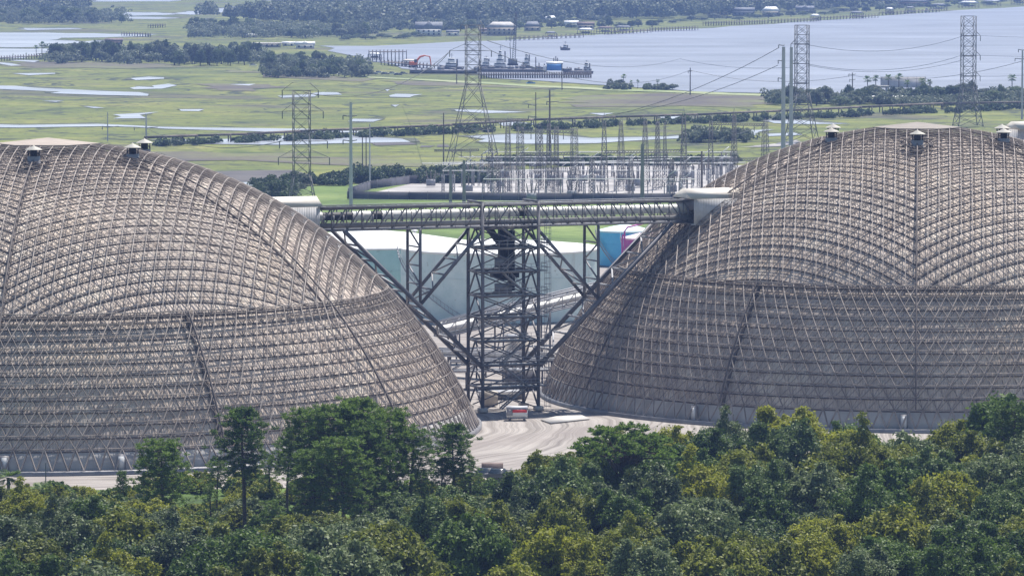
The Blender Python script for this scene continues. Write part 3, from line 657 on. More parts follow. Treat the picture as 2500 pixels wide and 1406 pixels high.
# ---------------------------------------------------------------- tanks
def tank(label, px, d, R, h, mt, roofm, rise, group=None, streak=True):
    x = (px-1250)/F*d; T = thing('storage_tank', label, 'tank', (x, d, 0), group)
    MB().lathe([(R, 0), (R, h)], 96, (x, d, 0), False).build('shell', mt, T, True)
    rm = MB().lathe([(R+.18, h-.35), (R+.18, h), (R, h), (R*.5, h+rise*.6), (.3, h+rise)], 96, (x, d, 0)); rm.build('roof', roofm, T)
    MB().lathe([(R+.06, h*.62), (R+.10, h*.625), (R+.06, h*.63)], 96, (x, d, 0), False).build('girth_ring', mt, T)
    v = MB().lathe([(.25, 0), (.25, .7), (.75, .75), (.6, 1.0), (.05, 1.15)], 12, (x+R*.45, d+R*.3, h+rise*.4)); v.build('roof_vent', M['sheet'], T)
    st = MB(); n = 26
    for k in range(n):
        t0 = -1.9-k*.045; t1 = t0-.045; z0, z1 = h*k/n, h*(k+1)/n; r = R+.7
        st.bar((x+r*math.cos(t0), d+r*math.sin(t0), z0), (x+r*math.cos(t1), d+r*math.sin(t1), z1), .08); st.bar((x+r*math.cos(t0), d+r*math.sin(t0), z0+1), (x+r*math.cos(t1), d+r*math.sin(t1), z1+1), .04)
        st.bar((x+r*math.cos(t0), d+r*math.sin(t0), z0), (x+r*math.cos(t0), d+r*math.sin(t0), z0+1), .03)
    st.build('stairway', M['galv'], T); return T
def streak_mat(name, c1, c2, rust):
    m, t, b, v = base(name, .55, .3)
    mp = t.nodes.new('ShaderNodeMapping'); mp.inputs['Scale'].default_value = (1, 1, .09); t.links.new(v, mp.inputs[0])
    a = noise(t, mp.outputs[0], .28, 7, .75); b1 = noise(t, v, .25, 6, .65); c = mixc(t, ramp(t, b1, [(.35, 0.0), (.65, 1.0)]), c1, c2)
    c = mixc(t, ramp(t, a, [(.54, 0.0), (.70, .6)]), c, rust); b2 = noise(t, v, .9, 5, .7); c = mixc(t, ramp(t, b2, [(.62, 0.0), (.70, .6)]), c, tuple(x*.6 for x in rust)); t.links.new(c, b.inputs['Base Color']); return m
M['oldtank'] = streak_mat('weathered_tank', (.50, .63, .63), (.64, .74, .73), (.36, .33, .28))
M['tealtank'] = streak_mat('teal_tank_shell', (.42, .65, .62), (.50, .72, .69), (.38, .58, .55))
tank('large weathered pale blue tank with white roof behind the tower', 1220, 940.6, 19.5, 13.5, M['oldtank'], M['white'], 1.6)
tank('wide teal tank with white roof behind the left gallery', 900, 979, 20.5, 12.0, M['tealtank'], M['white'], 2.6)
T = tank('bright cyan tank beside the magenta one', 1526, 1084, 6.0, 7.9, M['cyantank'], mat('cyan_roof', (.55, .72, .75), (.62, .78, .8), .5), 1.3)
T = tank('magenta tank with pink roof beside the cyan one', 1592, 1058, 6.3, 7.9, M['magtank'], mat('pink_roof', (.66, .50, .58), (.72, .56, .64), .5), 1.4)
pp = MB(); a = A(1516, 640, 1050)
pp.tube([A(1519, 640, 1050), A(1519, 585, 1050), A(1521, 572, 1050)], .2, 8); pp.tube([A(1525, 640, 1049), A(1525, 565, 1049), A(1532, 555, 1049), A(1570, 546, 1055)], .2, 8)
solo(pp, 'fill_pipes', M['magtank'], A(1519, 640, 1050), 'purple pipes climbing between the cyan and magenta tanks', 'pipes')
# ---------------------------------------------------------------- lattice masts, pylons, poles, wires
def lattice(mb, x, y, z0, h, w0, w1, n, r, rz=0.0, rb=None):
    rb = rb or r*.55; ca, sa = math.cos(rz), math.sin(rz)
    def C(k, f):
        w = (w0+(w1-w0)*f)/2; a, b = [(-w, -w), (w, -w), (w, w), (-w, w)][k]
        return (x+a*ca-b*sa, y+a*sa+b*ca, z0+h*f)
    for k in range(4): mb.bar(C(k, 0), C(k, 1), r)
    for i in range(n):
        f0, f1 = i/n, (i+1)/n
        for k in range(4):
            j = (k+1) % 4; mb.bar(C(k, f0), C(j, f1), rb); mb.bar(C(j, f0), C(k, f1), rb); mb.bar(C(k, f1), C(j, f1), rb)
def pylon(px, base, top, bw, waist, tw_, wf, label, arms, rz=.15, r=.16, peak=False):
    q = G(px, base); Y = q.y; h = A(px, top, Y).z; T = thing('lattice_pylon', label, 'pylon', q, 'steel power line pylons')
    s = Y/F; zw = h*wf
    m = MB(); lattice(m, q.x, Y, 0, zw, bw*s, tw_*s, 4, r, rz); m.build('splayed_legs', M['pylon'], T)
    m = MB(); lattice(m, q.x, Y, zw, h-zw, tw_*s, tw_*s, max(6, int((h-zw)/(tw_*s)*1.3)), r*.9, rz); m.build('mast', M['pylon'], T)
    for ya, xl, xr in arms:
        z = A(px, ya, Y).z; a = MB(); r_ = r*.6; L = (px-xl)*s; Rr = (xr-px)*s; t_ = tw_*s/2
        for sg, l in ((-1, L), (1, Rr)):
            if l <= t_*1.05: continue
            e = (q.x+sg*l, Y, z)
            for dy in (-t_, t_): a.bar((q.x+sg*t_, Y+dy, z), e, r_*.8); a.bar((q.x+sg*t_, Y+dy, z+min(2.2, l*.45)), e, r_*.6)
            a.tube([e, (e[0], Y, z-2.0)], .14, 5)
        a.bar((q.x-t_, Y, z), (q.x+t_, Y, z), r); a.build('cross_arm', M['pylon'], T)
    return q, h
pylon(737, 515, 222, 72, 0, 40, .30, 'lattice pylon with flat top standing above the left end of the gallery', [(221, 690, 778), (272, 690, 790), (345, 683, 800), (385, 680, 805)], r=.10)
pylon(1155, 424, 62, 128, 0, 34, .60, 'tall splayed pylon in front of the barge pier', [(62, 1125, 1180), (124, 1098, 1200)], r=.11)
pylon(1957, 345, 62, 72, 0, 30, .42, 'pylon with square mast beside the twin concrete poles', [(108, 1930, 1975), (156, 1930, 1975), (205, 1925, 1972)], r=.135)
pylon(2363, 308, 40, 62, 0, 31, .36, 'rightmost lattice pylon seen against the river', [(88, 2345, 2392), (136, 2345, 2392), (186, 2345, 2392)], r=.14)
def pole(px, base, top, wpx, label, mt='galv', arms=(), group='utility poles in the marsh'):
    q = G(px, base); Y = q.y; h = A(px, top, Y).z; s = Y/F; T = thing('utility_pole', label, 'utility pole', q, group)
    MB().tube([q, (q.x, Y, h)], [wpx*s*.55, wpx*s*.38], 8).build('shaft', M[mt], T)
    for ya, xl, xr in arms:
        z = A(px, ya, Y).z; a = MB(); a.bar((q.x-(px-xl)*s, Y, z+.3), (q.x, Y, z), .14); a.bar((q.x, Y, z), (q.x+(xr-px)*s, Y, z+.3), .14)
        a.tube([(q.x-(px-xl)*s, Y, z+.3), (q.x-(px-xl)*s, Y, z-.9)], .16, 5); a.build('cross_arm', M['steel2'], T)
    return T
for a in [(263, 345, 275, 3, 'thin pole left behind the left dome crown', 'polegrey', [(311, 250, 290)]), (357, 345, 278, 4, 'grey pole just left of the rear roof vent', 'polegrey', [(313, 328, 385)]),
  (857, 506, 250, 9, 'tall thick grey pole in front of the switchyard fence corner', 'polegrey', [(285, 838, 872), (345, 838, 872)]), (903, 462, 303, 4, 'slim grey pole inside the left switchyard fence', 'polegrey'), (885, 445, 333, 3, 'right of two thin dark poles near the fence', 'wood'), (894, 445, 333, 3, 'dark thin pole next to the slim grey one', 'wood'),
  (1083, 405, 276, 3.5, 'brown pole at the trestle left of the splayed pylon', 'wood'), (1308, 368, 226, 3, 'brown pole nearest left of the tallest timber pole', 'wood', [(258, 1290, 1310), (286, 1290, 1310)]), (1342, 400, 220, 5, 'tallest timber pole above the switchyard', 'wood', [(250, 1335, 1365)]),
  (1372, 220, 155, 2.5, 'dark pole beside the blue boat shed', 'wood'), (1115, 205, 145, 2.5, 'dark pole on the causeway below the moored tug', 'wood'), (1685, 232, 166, 3, 'dark pole at the river edge', 'wood', [(175, 1680, 1690)]), (2081, 232, 178, 3, 'double-armed pole among the riverside palms', 'wood', [(183, 2072, 2090), (196, 2074, 2088)]),
  (1912, 372, 115, 11, 'left of the twin concrete poles', 'polegrey', [(112, 1900, 1914), (150, 1899, 1914), (193, 1899, 1914)]), (1931, 366, 116, 10, 'right of the twin concrete poles, in front of the square pylon', 'polegrey', [(156, 1930, 1948), (238, 1930, 1948)]),
  (1568, 500, 352, 10, 'thick pole rising through the middle of the switchyard', 'steel2'), (1713, 470, 370, 6, 'brown pole left of the right dome edge', 'wood'), (1133, 508, 392, 9, 'thick grey pole at the fence below the splayed pylon', 'steel2'), (1100, 508, 405, 8, 'grey pole directly left of the thick fence pole', 'steel2'),
  (2495, 292, 122, 5, 'tall pole cut by the right picture edge', 'polegrey', [(123, 2485, 2510), (145, 2477, 2510)]), (2271, 235, 196, 3, 'bare pole among the trees left of the rightmost pylon', 'wood')]: pole(*a)
def wire(a, b, sag, r, label, n=14):
    a, b = Vector(a), Vector(b); pts = [a.lerp(b, k/n)-Vector((0, 0, 4*sag*(k/n)*(1-k/n))) for k in range(n+1)]
    return solo(MB().tube(pts, r, 4), 'power_line', M['wire'], a, label, 'cable', 'overhead power lines')
wl = [(1972, 110, 2041, 2347, 90, 2214, 4.5, 'upper cable slung between the square pylon and the rightmost pylon'), (1972, 157, 2041, 2347, 136, 2214, 4.5, 'middle cable between the square pylon and the rightmost pylon'), (1972, 160, 2045, 2347, 148, 2214, 4, 'cable just below the middle one'), 
 (2392, 88, 2214, 2620, 92, 2300, .3, 'upper cable leaving the rightmost pylon to the right'), (2392, 136, 2214, 2620, 138, 2300, .3, 'middle cable leaving the rightmost pylon to the right'), (2392, 187, 2214, 2620, 170, 2300, 1, 'lowest cable leaving the rightmost pylon to the right'),
 (1900, 118, 1632, 1400, 300, 1850, 4, 'cable dropping from the twin poles to the switchyard masts'), (1899, 160, 1632, 1480, 280, 1850, 3, 'lower cable dropping from the twin poles to the switchyard'), (1190, 100, 1500, 1660, 144, 2400, 6, 'long cable from the splayed pylon over the river'), (1660, 144, 2400, 1930, 165, 2100, 2, 'cable over the river ending near the twin poles'),
 (1200, 125, 1500, 1685, 172, 2250, 8, 'cable passing over the barge pier'), (1685, 172, 2250, 2081, 185, 2250, 4, 'cable between the river edge pole and the double-armed pole'), (2081, 185, 2250, 2495, 150, 1900, 4, 'cable from the double-armed pole to the right edge'),
 (1100, 125, 1500, 740, 225, 1292, 6, 'cable from the splayed pylon to the flat topped pylon'), (690, 345, 1292, 357, 313, 1710, 4, 'cable from the flat topped pylon to the pole by the vent'), (1945, 240, 1650, 1790, 330, 1500, 2, 'short cable from the twin poles down to the masts'), (1098, 126, 1500, 1000, 160, 2100, 4, 'cable running from the splayed pylon over the dock')]
for x0, y0, d0, x1, y1, d1, sg, lb in wl: wire(A(x0, y0, d0), A(x1, y1, d1), sg, .10, lb)
# ---------------------------------------------------------------- switchyard
rnd = random.Random(11)
def mast(px, base, top, wb, wt, label, r=.09):
    q = G(px, base); Y = q.y; h = A(px, top, Y).z; s = Y/F; m = MB(); lattice(m, q.x, Y, 0, h*.9, wb*s, wt*s, int(h*.9/(wb*s)*1.1)+3, r, rnd.uniform(0, .6)); 
    for k in range(4):
        a = [(-1, -1), (1, -1), (1, 1), (-1, 1)][k]; m.bar((q.x+a[0]*wt*s/2, Y+a[1]*wt*s/2, h*.9), (q.x, Y, h), r*.6)
    return solo(m, 'lattice_mast', M['pylon'], q, label, 'lattice mast', 'switchyard masts'), q, h
mp = [(1240, 470, 283, 17, 8), (1270, 478, 292, 18, 13), (1318, 462, 300, 14, 10), (1340, 470, 284, 16, 6), (1358, 470, 292, 12, 8), (1402, 478, 296, 17, 13), (1475, 470, 276, 20, 6), (1516, 465, 277, 22, 6), (1575, 455, 278, 20, 6), (1605, 462, 279, 15, 6), (1623, 455, 282, 12, 4), (1669, 470, 262, 18, 7), (1735, 455, 278, 14, 7), (1792, 452, 262, 15, 6), (1868, 400, 290, 16, 10), (1198, 470, 330, 14, 9), (1215, 480, 390, 12, 9), (1445, 482, 380, 12, 9), (1540, 482, 385, 11, 8), (1640, 480, 380, 11, 8)]
for i, a in enumerate(mp):
    a1 = mp[i][0]; desc = ['slender', 'stout'][a[4] > 8]; mast(*a, '%s lattice mast, %s from the left in the switchyard' % (desc, ['first', 'third', 'fourth', 'fifth', 'sixth', 'seventh', 'ninth', 'tenth', 'twelfth', 'thirteenth', 'fourteenth', 'sixteenth', 'seventeenth', 'eighteenth', 'last', 'outermost', 'second', 'eighth', 'eleventh', 'fifteenth'][i]), .065)
def beam(p0, p1, d, w_, label):
    a, b = A(p0[0], p0[1], d), A(p1[0], p1[1], d); m = MB(); n = max(3, int((b-a).length/w_))
    for oz, oy in ((0, -w_/2), (0, w_/2), (w_, -w_/2), (w_, w_/2)): m.bar(a+Vector((0, oy, oz)), b+Vector((0, oy, oz)), .08)
    for k in range(n):
        q, q2 = a.lerp(b, k/n), a.lerp(b, (k+1)/n)
        for oy in (-w_/2, w_/2): m.bar(q+Vector((0, oy, 0)), q2+Vector((0, oy, w_)), .05); m.bar(q+Vector((0, oy, w_)), q2+Vector((0, oy, 0)), .05)
    k = 0
    for f in (.2, .4, .6, .8):
        q = a.lerp(b, f); m.tube([q, q-Vector((0, 0, 1.8))], .12, 5)
    return solo(m, 'gantry_beam', M['pylon'], a, label, 'gantry beam', 'switchyard gantry beams')
beam((1270, 325), (1402, 325), 1366, .9, 'long gantry beam linking two stout masts'); beam((1158, 294), (1290, 295), 1420, .5, 'pale upper beam right of the splayed pylon')
beam((1475, 375), (1669, 372), 1382, .8, 'gantry beam across the centre of the switchyard'); beam((1735, 305), (1868, 308), 1420, .7, 'upper gantry beam by the right dome'); beam((1270, 380), (1402, 378), 1366, .8, 'lower gantry beam between the stout masts'); beam((1060, 370), (1170, 368), 1420, .5, 'short pale beam at the left masts'); beam((1669, 398), (1868, 392), 1440, .8, 'low gantry beam toward the right dome')
# bus posts with tube bus, breakers, insulators: each support a thing
proto = thing('bus_support', 'grey bus support post with tan insulator stack in the switchyard', 'bus support', (0, 0, 0), 'switchyard bus supports')
MB().tube([(0, 0, 0), (0, 0, 4.2)], [.19, .15], 6).build('post', M['galv'], proto)
iv = MB(); iv.lathe([(.12, 4.2), (.26, 4.35), (.14, 4.5), (.26, 4.65), (.14, 4.8), (.26, 4.95), (.14, 5.1), (.24, 5.25), (.12, 5.5)], 8); iv.build('insulator', M['insul'], proto)
proto2 = thing('disconnect_switch', 'three-legged switch frame with raised pale arm in the switchyard', 'switchgear', (0, 0, 0), 'switchyard disconnect switches')
m = MB()
for x in (-1.5, 1.5): lattice(m, x, 0, 0, 4.6, .7, .6, 5, .06)
m.bar((-2, 0, 4.7), (2, 0, 4.7), .14); m.build('frame', M['galv'], proto2)
for x in (-1.4, 0, 1.4): MB().tube([(x, 0, 4.8), (x, 0, 6.2)], .17, 6).build('insulator', M['insul'], proto2)
m = MB(); MB().bar((-1.4, 0, 6.2), (.9, 0, 7.8), .09).build('arm', M['white'], proto2)
proto3 = thing('circuit_breaker', 'grey breaker cabinet with three bushings in the switchyard', 'switchgear', (0, 0, 0), 'switchyard circuit breakers')
MB().box((0, 0, 1.2), (2.4, 1.4, 1.8)).build('tank_body', M['galv'], proto3)
for x in (-.9, 0, .9): MB().tube([(x, 0, 2.1), (x*1.5, 0, 4.6)], [.2, .11], 6).build('bushing', M['insul'], proto3)
rows = [(488, 1180, 1700, 15), (470, 1080, 1700, 14), (455, 1030, 1790, 18), (444, 1080, 1820, 18), (434, 1120, 1800, 15), (425, 1180, 1800, 12)]
rn = ['front', 'second', 'third', 'fourth', 'fifth', 'rear']
for ri, (py, xa, xb, n) in enumerate(rows):
    last = None
    for k in range(n):
        px = xa+(xb-xa)*(k+.5)/n+rnd.uniform(-9, 9); q = G(px, py+rnd.uniform(-3, 3)); t_ = rnd.random()
        pr = proto if t_ < .5 else (proto2 if t_ < .8 else proto3)
        copy_tree(pr, q, rnd.uniform(-.3, .3), rnd.uniform(.85, 1.15), pr['label'].replace(' in the switchyard', '')+', %s row, number %d from left' % (rn[ri], k+1))
    a, b = G(xa, py), G(xb, py); z = 5.8+.5*(ri % 3)
    solo(MB().tube([a+Vector((0, 0, z)), a.lerp(b, .5)+Vector((0, 0, z+.1)), b+Vector((0, 0, z))], .11, 6), 'tube_bus', M['white'], a, 'long pale tube conductor over the %s row of switchgear' % rn[ri], 'tube conductor', 'switchyard tube conductors')
for i, (xa, ya, xb, yb) in enumerate([(918, 430, 1065, 418), (1060, 403, 1160, 400), (1448, 395, 1640, 388), (1060, 425, 1180, 415)]):
    q0, q1 = A(xa, ya, 1450), A(xb, yb, 1520); solo(MB().tube([q0, q1], .12, 6), 'tube_bus', M['white'], q0, ['pale conductor at the far left of the yard', 'short pale conductor under the splayed pylon', 'pale conductor high over the rear masts', 'slanting pale conductor left of the masts'][i], 'tube conductor', 'switchyard tube conductors')
    for k in range(4):
        q = q0.lerp(q1, (k+.5)/4); solo(MB().tube([(q.x, q.y, 0), q], [.2, .16], 6), 'bus_post', M['galv'], (q.x, q.y, 0), 'slim grey post %d under the %s' % (k+1, ['far left conductor', 'short conductor', 'high rear conductor', 'slanting conductor'][i]), 'post', 'slim posts under the outer conductors')
for drp in (proto, proto2, proto3): drop(drp)
# screened fence
def fence(label, pts, h, mt, step=5.0, cat='fence'):
    T = thing('screened_fence', label, cat, pts[0]); sc = MB(); po = []
    for a, b in zip(pts[:-1], pts[1:]):
        d = b-a; nrm = Vector((-d.y, d.x, 0)).normalized()*.03
        sc.V.append(np.array([a-nrm, b-nrm, b+nrm, a+nrm, a-nrm+Vector((0, 0, h)), b-nrm+Vector((0, 0, h)), b+nrm+Vector((0, 0, h)), a+nrm+Vector((0, 0, h))]))
        sc.Q.append(np.array([[0, 1, 5, 4], [1, 2, 6, 5], [2, 3, 7, 6], [3, 0, 4, 7], [4, 5, 6, 7]])+sc.n); sc.n += 8
        n = max(1, int(d.length/step))
        for k in range(n+1): q = a.lerp(b, k/n); po.append((q, q+Vector((0, 0, h+.35)), .07))
        po.append((a+Vector((0, 0, h+.1)), b+Vector((0, 0, h+.1)), .05))
    sc.build('screen', mt, T); multi('post', M['steel2'], T, po); return T
M['screen'] = mat('fence_screen', (.055, .055, .07), (.09, .09, .11), .2, .8)
fence('long dark screened fence along the near side of the switchyard', [G(848, 486), G(1000, 488), G(1400, 491), G(1640, 492), G(1720, 490), G(1790, 482)], 2.1, M['screen'])
fence('dark screened fence on the far left side of the switchyard', [G(850, 480), G(905, 462), G(1000, 449), G(1110, 440)], 2.3, M['screen'])
# ---------------------------------------------------------------- trestle causeway across the marsh
TR = [(355, 354), (480, 349), (600, 345), (730, 338), (900, 331), (1100, 322), (1300, 309), (1500, 302), (1700, 296), (1900, 287), (2100, 277), (2300, 268), (2560, 264)]
tp = [G(*p) for p in TR]; T = thing('trestle_bridge', 'long low dark trestle bridge crossing the marsh', 'bridge', tp[0])
dk = MB(); pl = MB()
for a, b in zip(tp[:-1], tp[1:]):
    up = Vector((0, 0, 2.6)); dk.bar(a+up, b+up, .75, flat=.55); d = b-a; n = max(1, int(d.length/6.5))
    sd = Vector((-d.y, d.x, 0)).normalized()*.7
    for k in range(n):
        q = a.lerp(b, k/n)
        for s in (-1, 1): pl.bar(q+sd*s, q+sd*s+Vector((0, 0, 2.5)), .22)
dk.build('deck', M['wood'], T); o = pl.build('piles', M['wood'], T); o['kind'] = 'stuff'
# ---------------------------------------------------------------- houses
def house(px, base, wpx, wallpx, roofpx, roof, wall, label, kind='hip', name='house', dep=None, rz=0.0, group='riverside houses'):
    q = G(px, base); s = q.y/F; L = wpx*s; W = dep or L*.6; h = wallpx*s; rh = roofpx*s
    T = thing(name, label, 'house' if name == 'house' else 'boathouse', q, group); c = (q.x, q.y, 0)
    MB().box((q.x, q.y, h/2), (L, W, h), rz).build('wall', M[wall], T)
    m = MB()
    if kind == 'hip': m.hip(c, L*1.1, W*1.15, h, h+rh, rz, .45)
    elif kind == 'gable': m.gable(c, L, W, h, h+rh, rz, .5)
    elif kind == 'cross': m.gable(c, L*1.05, W, h, h+rh, rz, .3); m.gable(c, W*.9, L*.5, h+.05, h+rh*1.15, rz+math.pi/2, .9)
    else: m.box((q.x, q.y, h+.25), (L*1.06, W*1.06, .5), rz)
    m.build('roof', M[roof], T)
    n = max(2, int(L/3.2)); ca, sa = math.cos(rz), math.sin(rz)
    for k in range(n):
        u = -L/2+L*(k+.5)/n; v = -W/2-.04
        for zc in ((h*.3, h*.74) if h > 4.5 else (h*.5,)):
            MB().box((q.x+u*ca-v*sa, q.y+u*sa+v*ca, zc), (1.3, .1, 1.3), rz).build('window', M['glass'], T)
    return T
HS = [(878, 72, 66, 10, 5, 'white', 'tan', 'flat roofed pale house at the left of the far shore', 'flat'), (1047, 88, 62, 16, 18, 'grey', 'white', 'tall grey gabled house on the far shore', 'cross'), (1105, 88, 30, 8, 6, 'grey', 'white', 'low annex right of the grey gabled house', 'gable'),
 (1225, 86, 72, 18, 14, 'concrete', 'tan', 'large tan hip-roofed house behind the barge crane', 'hip'), (1190, 84, 36, 8, 7, 'brown', 'tan', 'brown roofed house left of the large tan house', 'gable'), (1300, 76, 40, 10, 13, 'grey', 'tan', 'steep roofed house right of the barge crane', 'hip'), (1343, 55, 32, 8, 8, 'white', 'white', 'pale house half hidden in trees above the docks', 'hip'),
 (1395, 68, 32, 9, 8, 'white', 'white', 'white house at the water right of the hidden pale one', 'gable'), (1430, 70, 40, 8, 8, 'brown', 'tan', 'brown roofed house above the covered docks', 'gable'), (1752, 38, 50, 16, 8, 'white', 'tan', 'tan house with brilliant white hip roof, left of the pair', 'hip'), (1815, 40, 52, 12, 9, 'grey', 'grey', 'blue-grey house between the two white roofed ones', 'gable'),
 (1882, 40, 42, 12, 11, 'white', 'tan', 'house with bright white peaked roof, right of the pair', 'hip'), (1965, 33, 42, 8, 10, 'grey', 'grey', 'grey house with steep roof on the far shore', 'cross'), (2230, 16, 70, 10, 9, 'grey', 'brown', 'large dark roofed house near the top of the picture', 'hip'), (745, 118, 44, 8, 8, 'white', 'white', 'white roofed house nearest the lagoon neck', 'cross'), (705, 113, 30, 6, 5, 'white', 'white', 'small white roofed house beside the long pale building', 'gable'),
 (640, 114, 90, 7, 3, 'concrete', 'tan', 'long low pale building behind the island trees', 'flat'), (612, 92, 32, 6, 3, 'white', 'tan', 'small pale house under the dark tall trees', 'hip'), (708, 88, 22, 5, 4, 'white', 'white', 'tiny white house, left of two near the far left shore', 'gable'), (812, 86, 26, 5, 4, 'white', 'white', 'tiny white house, right of two near the far left shore', 'gable'),
 (278, 112, 40, 10, 8, 'brown', 'brown', 'dark brown house among island trees', 'gable'), (285, 143, 36, 8, 4, 'white', 'tan', 'low white house hidden in island shrubs', 'gable'), (388, 147, 38, 6, 5, 'white', 'grey', 'open sided white house on the island edge', 'flat'), (15, 33, 26, 4, 3, 'white', 'white', 'white house in the upper left woods', 'flat'), (100, 36, 18, 4, 2, 'white', 'white', 'small white house right of the one in the upper left woods', 'flat'), (2075, 222, 22, 6, 3, 'white', 'white', 'small white building behind the riverside palms', 'flat')]
HS += [(1992, 226, 40, 7, 4, 'white', 'grey', 'low white building right of the square pylon', 'flat')]
for a in HS: house(*a)
def dockhouse(px, base, wpx, roof, label, hpx=12):
    q = G(px, base); s = q.y/F; L = wpx*s; h = hpx*s; T = thing('covered_dock', label, 'covered dock', q, 'covered docks along the shore')
    MB().hip((q.x, q.y, 0), L, L*.5, h, h+5*s, 0, .5).build('roof', M[roof], T); m = []
    for k in range(7):
        for v in (-.22, .22): x = q.x-L*.46+L*.92*k/6; m.append(((x, q.y+v*L, -.1), (x, q.y+v*L, h), .16))
    multi('pile', M['wood'], T, m); MB().box((q.x, q.y, h*.3), (L*1.05, L*.5, .25)).build('deck', M['wood'], T)
    MB().box((q.x, q.y, h*.3+.8), (L*.5, L*.16, 1.1)).build('boat_hull', M['white' if roof != 'white' else 'grey'], T)
for a in [(1345, 94, 30, 'grey', 'small dark covered dock by the tan house'), (1430, 86, 44, 'white', 'white roofed covered dock on the far shore'), (1478, 82, 46, 'brown', 'dark roofed covered dock right of the white one'), (1522, 80, 48, 'grey', 'grey roofed covered dock at the point'), (1990, 52, 26, 'white', 'small white roofed dock far from the shore trees'), (2092, 45, 34, 'grey', 'grey peaked dock roof standing in the river'),
  (2172, 36, 22, 'white', 'little white roofed dock in the upper right'), (2222, 33, 24, 'grey', 'pale dock roof beside the little white one'), (2292, 26, 42, 'grey', 'broad dark dock near the upper right shore'), (2365, 20, 52, 'white', 'long white roofed boat dock, leftmost of the upper right three'), (2422, 16, 44, 'white', 'white roofed boat dock in the middle of the upper right three'), (2490, 12, 44, 'brown', 'brown boat dock at the right picture edge')]: dockhouse(*a)
def pier(px0, py0, px1, py1, h, w, n, label, rail=True, mt='wood'):
    a, b = G(px0, py0), G(px1, py1); T = thing('wooden_pier', label, 'pier', a, 'piers'); d = (b-a).normalized(); sd = Vector((-d.y, d.x, 0))
    MB().bar(a+Vector((0, 0, h)), b+Vector((0, 0, h)), w/2, flat=.2/w*2).build('deck', M[mt], T); m = []
    for k in range(n+1):
        q = a.lerp(b, k/n)
        for s in (-1, 1): m.append((q+sd*s*w*.45-Vector((0, 0, .3)), q+sd*s*w*.45+Vector((0, 0, h+(1.2 if rail else 0))), .22))
    multi('pile', M['wood'], T, m); return T
pier(1170, 191, 1442, 190, 1.6, 4, 46, 'long piled pier in front of the barges'); pier(1590, 78, 1700, 74, 2, 3, 16, 'straggling wooden pier at the foot of the far shore'); pier(1720, 63, 1870, 58, 2, 3, 24, 'pier below the white roofed houses'); pier(1880, 57, 1990, 53, 2, 3, 14, 'pier leading to the small white dock roof'); pier(2000, 50, 2140, 44, 2, 3, 18, 'pier beside the grey peaked dock roof')
pier(2150, 38, 2290, 30, 2, 3, 16, 'thin pier in the upper right'); pier(1480, 85, 1585, 80, 1.8, 3, 12, 'short pier at the point of the far shore'); pier(1240, 100, 1420, 92, 1.6, 3, 16, 'low pier under the large tan house'); pier(-20, 150, 100, 142, 1.5, 2, 18, 'thin boardwalk at the left picture edge'); pier(300, 87, 365, 90, 1.5, 2, 10, 'tiny boardwalk in the left lagoon'); pier(365, 68, 400, 67, 1.6, 3, 6, 'tiny platform in the upper left marsh')
pier(905, 151, 988, 150, 5.5, 6, 9, 'raised dock platform left of the orange excavator'); pier(940, 158, 1060, 168, 1.5, 5, 14, 'dark dock below the orange excavator')
dockhouse(915, 146, 36, 'white', 'white roofed boat shed left of the raised dock'); dockhouse(1000, 162, 42, 'tan', 'open tan roofed shed behind the excavator')
# ---------------------------------------------------------------- barges and boats
def boat(px, base, lpx, label, cab=(.45, .42, .5), mastpx=12, dark=True, tiers=2, group='moored workboats'):
    q = G(px, base); s = q.y/F; L = lpx*s; W = L*.3; T = thing('workboat', label, 'boat', q, group)
    f = [(-.5, .1), (-.48, .42), (.2, .5), (.42, .3), (.5, 0), (.42, -.3), (.2, -.5), (-.48, -.42), (-.5, -.1)]
    m = MB(); lo = [(q.x-x*L*.94, q.y+y*W*.8, -.1) for x, y in f]; hi = [(q.x-x*L, q.y+y*W, 1.3+1.1*max(0, x)**2*4) for x, y in f]; n = len(f)
    for k in range(n): m.quads([[lo[k], lo[(k+1) % n], hi[(k+1) % n], hi[k]]])
    m.poly(hi); m.build('hull', M['steel' if dark else 'white'], T); z = 1.5; w = cab[0]
    for t_ in range(tiers):
        MB().box((q.x-L*.02, q.y, z+1.1), (L*w, W*.6, 2.2)).build('cabin', M['white'], T); MB().box((q.x-L*.02, q.y-W*.3-.04, z+1.5), (L*w*.85, .08, .6)).build('window', M['glass'], T); z += 2.2; w *= .6
    m = MB(); m.tube([(q.x, q.y, z), (q.x, q.y, z+mastpx*s)], .12, 5); m.bar((q.x-1, q.y, z+mastpx*s*.6), (q.x+1, q.y, z+mastpx*s*.6), .08); m.build('mast', M['steel'], T)
    MB().tube([(q.x+L*.22, q.y, 1.5), (q.x+L*.22, q.y, z-.5)], .4, 8).build('funnel', M['steel2'], T); return T
boat(1103, 169, 62, 'white tugboat with dark hull moored left behind the pylon'); boat(1222, 170, 50, 'largest white tugboat beside the crane', (.6, 0, 0), 14, True, 4); boat(1187, 168, 30, 'squat white workboat left of the largest tug', (.6, 0, 0), 5, True, 2); boat(1286, 168, 28, 'small white cabin boat right of the crane', (.6, 0, 0), 4, True, 3)
boat(1432, 180, 34, 'grey workboat at the end of the pier', (.4, 0, 0), 5, True, 2); boat(1380, 123, 25, 'dark shrimp boat alone on the open river', (.35, 0, 0), 8, True, 1, 'boats on open water'); boat(1742, 31, 16, 'small pale boat by the upper docks', (.4, 0, 0), 2, False, 1, 'boats on open water'); boat(2262, 30, 12, 'tiny boat beside the broad dark dock', (.4, 0, 0), 1, False, 1, 'boats on open water')
